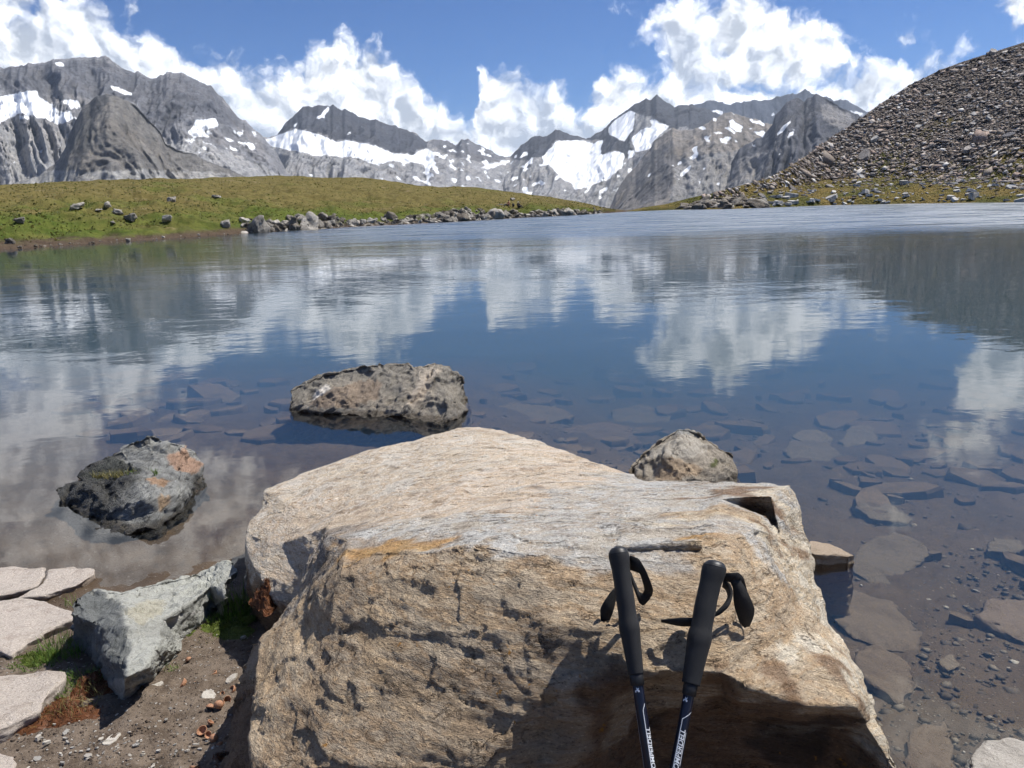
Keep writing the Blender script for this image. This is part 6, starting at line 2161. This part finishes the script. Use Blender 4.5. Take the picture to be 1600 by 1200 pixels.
for k in range(300):
    x, y = scree_spot()
    p = scree_at(x, y)
    s = r_.lognormvariate(math.log(0.52), 0.4)
    wh = r_.random() < 0.16
    me = S_WHITE[r_.randrange(7)] if wh else S_SCREE[r_.randrange(7)]
    sk, ft = float(interp(np.array([x]), SCREE_SKY)[0]), float(interp(np.array([x]), SCREE_FOOT)[0])
    hq = (y - sk) / (ft - sk + 1e-6)
    lab2 = ('pale' if wh else 'brown') + ' slab on the right scree slope, ' + ('high near its skyline' if hq < 0.33 else 'half way up' if hq < 0.7 else 'low near its grassy foot')
    o = put(me, 'scree_slab', p, s, lab2, 'slab', 'large slabs on the scree slope', (1, 0.72, r_.uniform(0.2, 0.5)), 0.3, 0.1, r_)
    q = Vector((-0.22, -0.42, 0.88)).normalized().to_track_quat('Z', 'Y')
    e = o.rotation_euler.copy()
    o.rotation_euler = (q.to_matrix() @ Matrix.Rotation(e[2], 3, 'Z') @ Matrix.Rotation(e[0] * 0.6, 3, 'X') @ Matrix.Rotation(e[1] * 0.6, 3, 'Y')).to_euler()
n = 38000
ci = rs_.randint(0, len(scree_px), n * 2)
ri = rs_.randint(0, SCREE_G.shape[0] - 16, n * 2)
tt_ = scree_t[ri]
wgt = sstep(tt_, 0.55, 0.88) * (0.03 + 0.97 * sstep(scree_px[ci], 1190, 1340)) * sstep(scree_px[ci], 1080, 1140) + 0.03 * (tt_ > 0.45) * (scree_px[ci] > 1130)
kp = (rs_.rand(n * 2) < wgt) & (scree_px[ci] < 1760)
ci, ri = ci[kp][:n], ri[kp][:n]
dv = SCREE_G[ri + 6, ci] - SCREE_G[ri, ci]
du = SCREE_G[ri, np.minimum(ci + 6, len(scree_px) - 1)] - SCREE_G[ri, np.maximum(ci - 6, 0)]
det = dv[:, 0] * du[:, 1] - dv[:, 1] * du[:, 0] + 1e-9
grad = np.stack([(dv[:, 2] * du[:, 1] - du[:, 2] * dv[:, 1]) / det, (dv[:, 0] * du[:, 2] - du[:, 0] * dv[:, 2]) / det], 1)
grad = np.clip(grad, -1.2, 1.2) * 0.8
P = SCREE_G[ri, ci] + rs_.normal(0, 0.25, (len(ci), 3)) * (1, 1, 0.1)
me = scatter_mesh('scree_stones', P + (0, 0, 0.08), rs_.lognormal(math.log(0.17), 0.62, len(ci)), 0.36, 31, grad=grad)
link('scree_stones', me, rubble_mat('scree_stones', [(0.0, (0.16, 0.13, 0.108)), (0.45, (0.29, 0.245, 0.205)), (0.7, (0.34, 0.255, 0.21)), (0.9, (0.46, 0.42, 0.385)), (1.0, (0.6, 0.58, 0.55))], 0.6, 0.08, 2.0))
tag(bpy.data.objects['scree_stones'], 'mass of small scree covering the right slope', None, None, 'stuff')

# meadow grass on the left hill and at the scree foot: one mass
def meadow(name, G, tts, lo, hi, n, pxs, pxlim, seed, c0, c1, label):
    r = np.random.RandomState(seed)
    ok = np.nonzero((tts > lo) & (tts < hi))[0]
    ri, ci = ok[r.randint(0, len(ok), n)], r.randint(0, len(pxs), n)
    k = (pxs[ci] > pxlim[0]) & (pxs[ci] < pxlim[1])
    P = G[ri[k], ci[k]] + r.normal(0, 0.15, (k.sum(), 3)) * (1, 1, 0)
    m = len(P)
    a = r.uniform(0, 6.28, m)
    h = r.lognormal(math.log(0.048), 0.4, m)
    wd = h * r.uniform(0.5, 1.4, m)
    dx, dy = np.cos(a) * wd, np.sin(a) * wd
    z = np.zeros(m)
    tip = r.normal(0, 0.5, (m, 2)) * h[:, None]
    V = np.stack([P + np.stack([-dx, -dy, z - 0.03], 1), P + np.stack([dx, dy, z - 0.03], 1), P + np.stack([dx * 0.4 + tip[:, 0], dy * 0.4 + tip[:, 1], h], 1), P + np.stack([-dx * 0.6 + tip[:, 0], -dy * 0.6 + tip[:, 1], h * 0.8], 1)], 1).reshape(-1, 3)
    Q = (np.arange(m)[:, None] * 4 + np.arange(4)[None])
    tone = 0.5 + 0.6 * fbm(np.repeat(P, 4, 0) * (0.15, 0.15, 0), 4) + r.normal(0, 0.10, m).repeat(4)
    me = make_mesh(name, V, Q, False, attrs={'tone': np.clip(tone, 0, 1)})
    return tag(link(name, me, leaf_mat(name, c0, c1, 0.45)), label, None, None, 'stuff')


meadow('meadow_grass', HILL_G, hill_t, 0.53, 1.0, 36000, hill_px, (-60, 960), 5, (0.080, 0.108, 0.018), (0.180, 0.150, 0.052), 'short alpine grass on the left hill')
meadow('shore_grass', SCREE_G, scree_t, 0.32, 0.72, 16000, scree_px, (1000, 1700), 6, (0.095, 0.100, 0.024), (0.25, 0.19, 0.065), 'short grass at the foot of the scree')

# ------------------------------------------------------------------ two hikers resting on the hill
def person(label, joints, bones, radii, base, yaw, cols, head_r=0.105):
    """one continuous skinned body; joints in metres relative to the seat; colours by nearest named zone"""
    names = list(joints)
    me = bpy.data.meshes.new('person')
    me.from_pydata([joints[k] for k in names], [(names.index(a), names.index(b)) for a, b in bones], [])
    ob = link('person', me)
    sk = ob.modifiers.new('skin', 'SKIN')
    for k, v in zip(names, me.skin_vertices[0].data):
        v.radius = (radii[k], radii[k])
    me.skin_vertices[0].data[names.index('pelvis')].use_root = True
    sb = ob.modifiers.new('sub', 'SUBSURF')
    sb.levels = sb.render_levels = 2
    dg = bpy.context.evaluated_depsgraph_get()
    ev = ob.evaluated_get(dg)
    m2 = bpy.data.meshes.new_from_object(ev)
    bpy.data.objects.remove(ob)
    V = np.array([v.co[:] for v in m2.vertices])
    Fs = [tuple(p.vertices) for p in m2.polygons]
    jp = np.array([joints[k] for k in names])
    mids, mc = [], []
    for a, b in bones:
        for u in (0.15, 0.5, 0.85):
            mids.append(jp[names.index(a)] * (1 - u) + jp[names.index(b)] * u)
            mc.append(cols.get((a, b), cols.get(b)))
    near = np.argmin(np.linalg.norm(V[:, None] - np.array(mids)[None], axis=2), axis=1)
    C = np.array(mc)[near]
    m, t = new_mat('clothing_and_skin')
    ca = t.n('ShaderNodeVertexColor', layer_name='col')
    finish(t, ca.outputs[0], 0.8, None, 0.2)
    o = link('person', make_mesh('person', V, Fs, True, C), m, loc=base, rot=(0, 0, yaw))
    return tag(o, label, 'person')


SKIN = (0.50, 0.31, 0.22)


def sitter(torso, legs, arms, hairc):
    j = {'pelvis': (0, 0, 0.12), 'waist': (0, -0.07, 0.28), 'chest': (0, -0.10, 0.48), 'neck': (0, -0.09, 0.64), 'head': (0, -0.06, 0.74), 'crown': (0, -0.05, 0.86)}
    b = [('pelvis', 'waist'), ('waist', 'chest'), ('chest', 'neck'), ('neck', 'head'), ('head', 'crown')]
    r = {'pelvis': 0.155, 'waist': 0.14, 'chest': 0.17, 'neck': 0.06, 'head': 0.095, 'crown': 0.075}
    c = {'waist': torso, 'chest': torso, 'neck': torso, 'head': SKIN, 'crown': hairc}
    for s, n in ((-1, 'l'), (1, 'r')):
        j.update({n + 'sh': (s * 0.19, -0.09, 0.55), n + 'el': (s * 0.27, 0.05, 0.34), n + 'wr': (s * 0.14, 0.27, 0.34), n + 'hd': (s * 0.09, 0.34, 0.35),
                  n + 'hip': (s * 0.10, 0.05, 0.10), n + 'kn': (s * 0.14, 0.44, 0.34), n + 'an': (s * 0.12, 0.74, 0.03), n + 'toe': (s * 0.13, 0.92, 0.05)})
        b += [('chest', n + 'sh'), (n + 'sh', n + 'el'), (n + 'el', n + 'wr'), (n + 'wr', n + 'hd'), ('pelvis', n + 'hip'), (n + 'hip', n + 'kn'), (n + 'kn', n + 'an'), (n + 'an', n + 'toe')]
        r.update({n + 'sh': 0.075, n + 'el': 0.052, n + 'wr': 0.036, n + 'hd': 0.04, n + 'hip': 0.10, n + 'kn': 0.07, n + 'an': 0.045, n + 'toe': 0.045})
        c.update({n + 'sh': torso, n + 'el': arms, n + 'wr': arms, n + 'hd': SKIN, n + 'hip': legs, n + 'kn': legs, n + 'an': legs, n + 'toe': (0.05, 0.045, 0.04)})
    return j, b, r, c


pa = hill_at(794, 322.5)
pb = hill_at(810, 325.5)
j, b, r, c = sitter((0.55, 0.16, 0.10), (0.16, 0.16, 0.17), SKIN, (0.05, 0.035, 0.03))
person('seated hiker in a red shirt on the hill above the left shore', j, b, r, (pa[0], pa[1], pa[2] - 0.02), rad(115), c)
j, b, r, c = sitter((0.012, 0.012, 0.014), (0.035, 0.037, 0.045), (0.012, 0.012, 0.014), (0.62, 0.60, 0.56))
person('seated hiker in black clothes and a light cap, right of the other', j, b, r, (pb[0], pb[1], pb[2] - 0.02), rad(-140), c)
# rucksack and mat by the hikers
pc = hill_at(801, 324)
V, T = rock_lump(901, 22, 1.0)
bag_root = link('rucksack', make_mesh('rucksack', V * (0.2, 0.16, 0.30) + (0, 0, 0.2), T, True), simple_mat('pack_cloth', (0.02, 0.022, 0.028), 0.8, 0.2), loc=pc)
tag(bag_root, 'dark rucksack standing between the two hikers', 'rucksack')
pm = hill_at(784, 320.5)
V, Fs = slab_mesh(902, 4)
mat_o = link('sleeping_mat', make_mesh('sleeping_mat', np.array(V) * (0.75, 0.3, 0.03), Fs, False), simple_mat('mat_foam', (0.22, 0.24, 0.26), 0.8, 0.2), loc=pm + np.array((0, 0, 0.03)))
mat_o.rotation_euler = (0.10, 0.0, 0.2)
tag(mat_o, 'grey mat lying in the grass left of the hiker in red', 'mat')
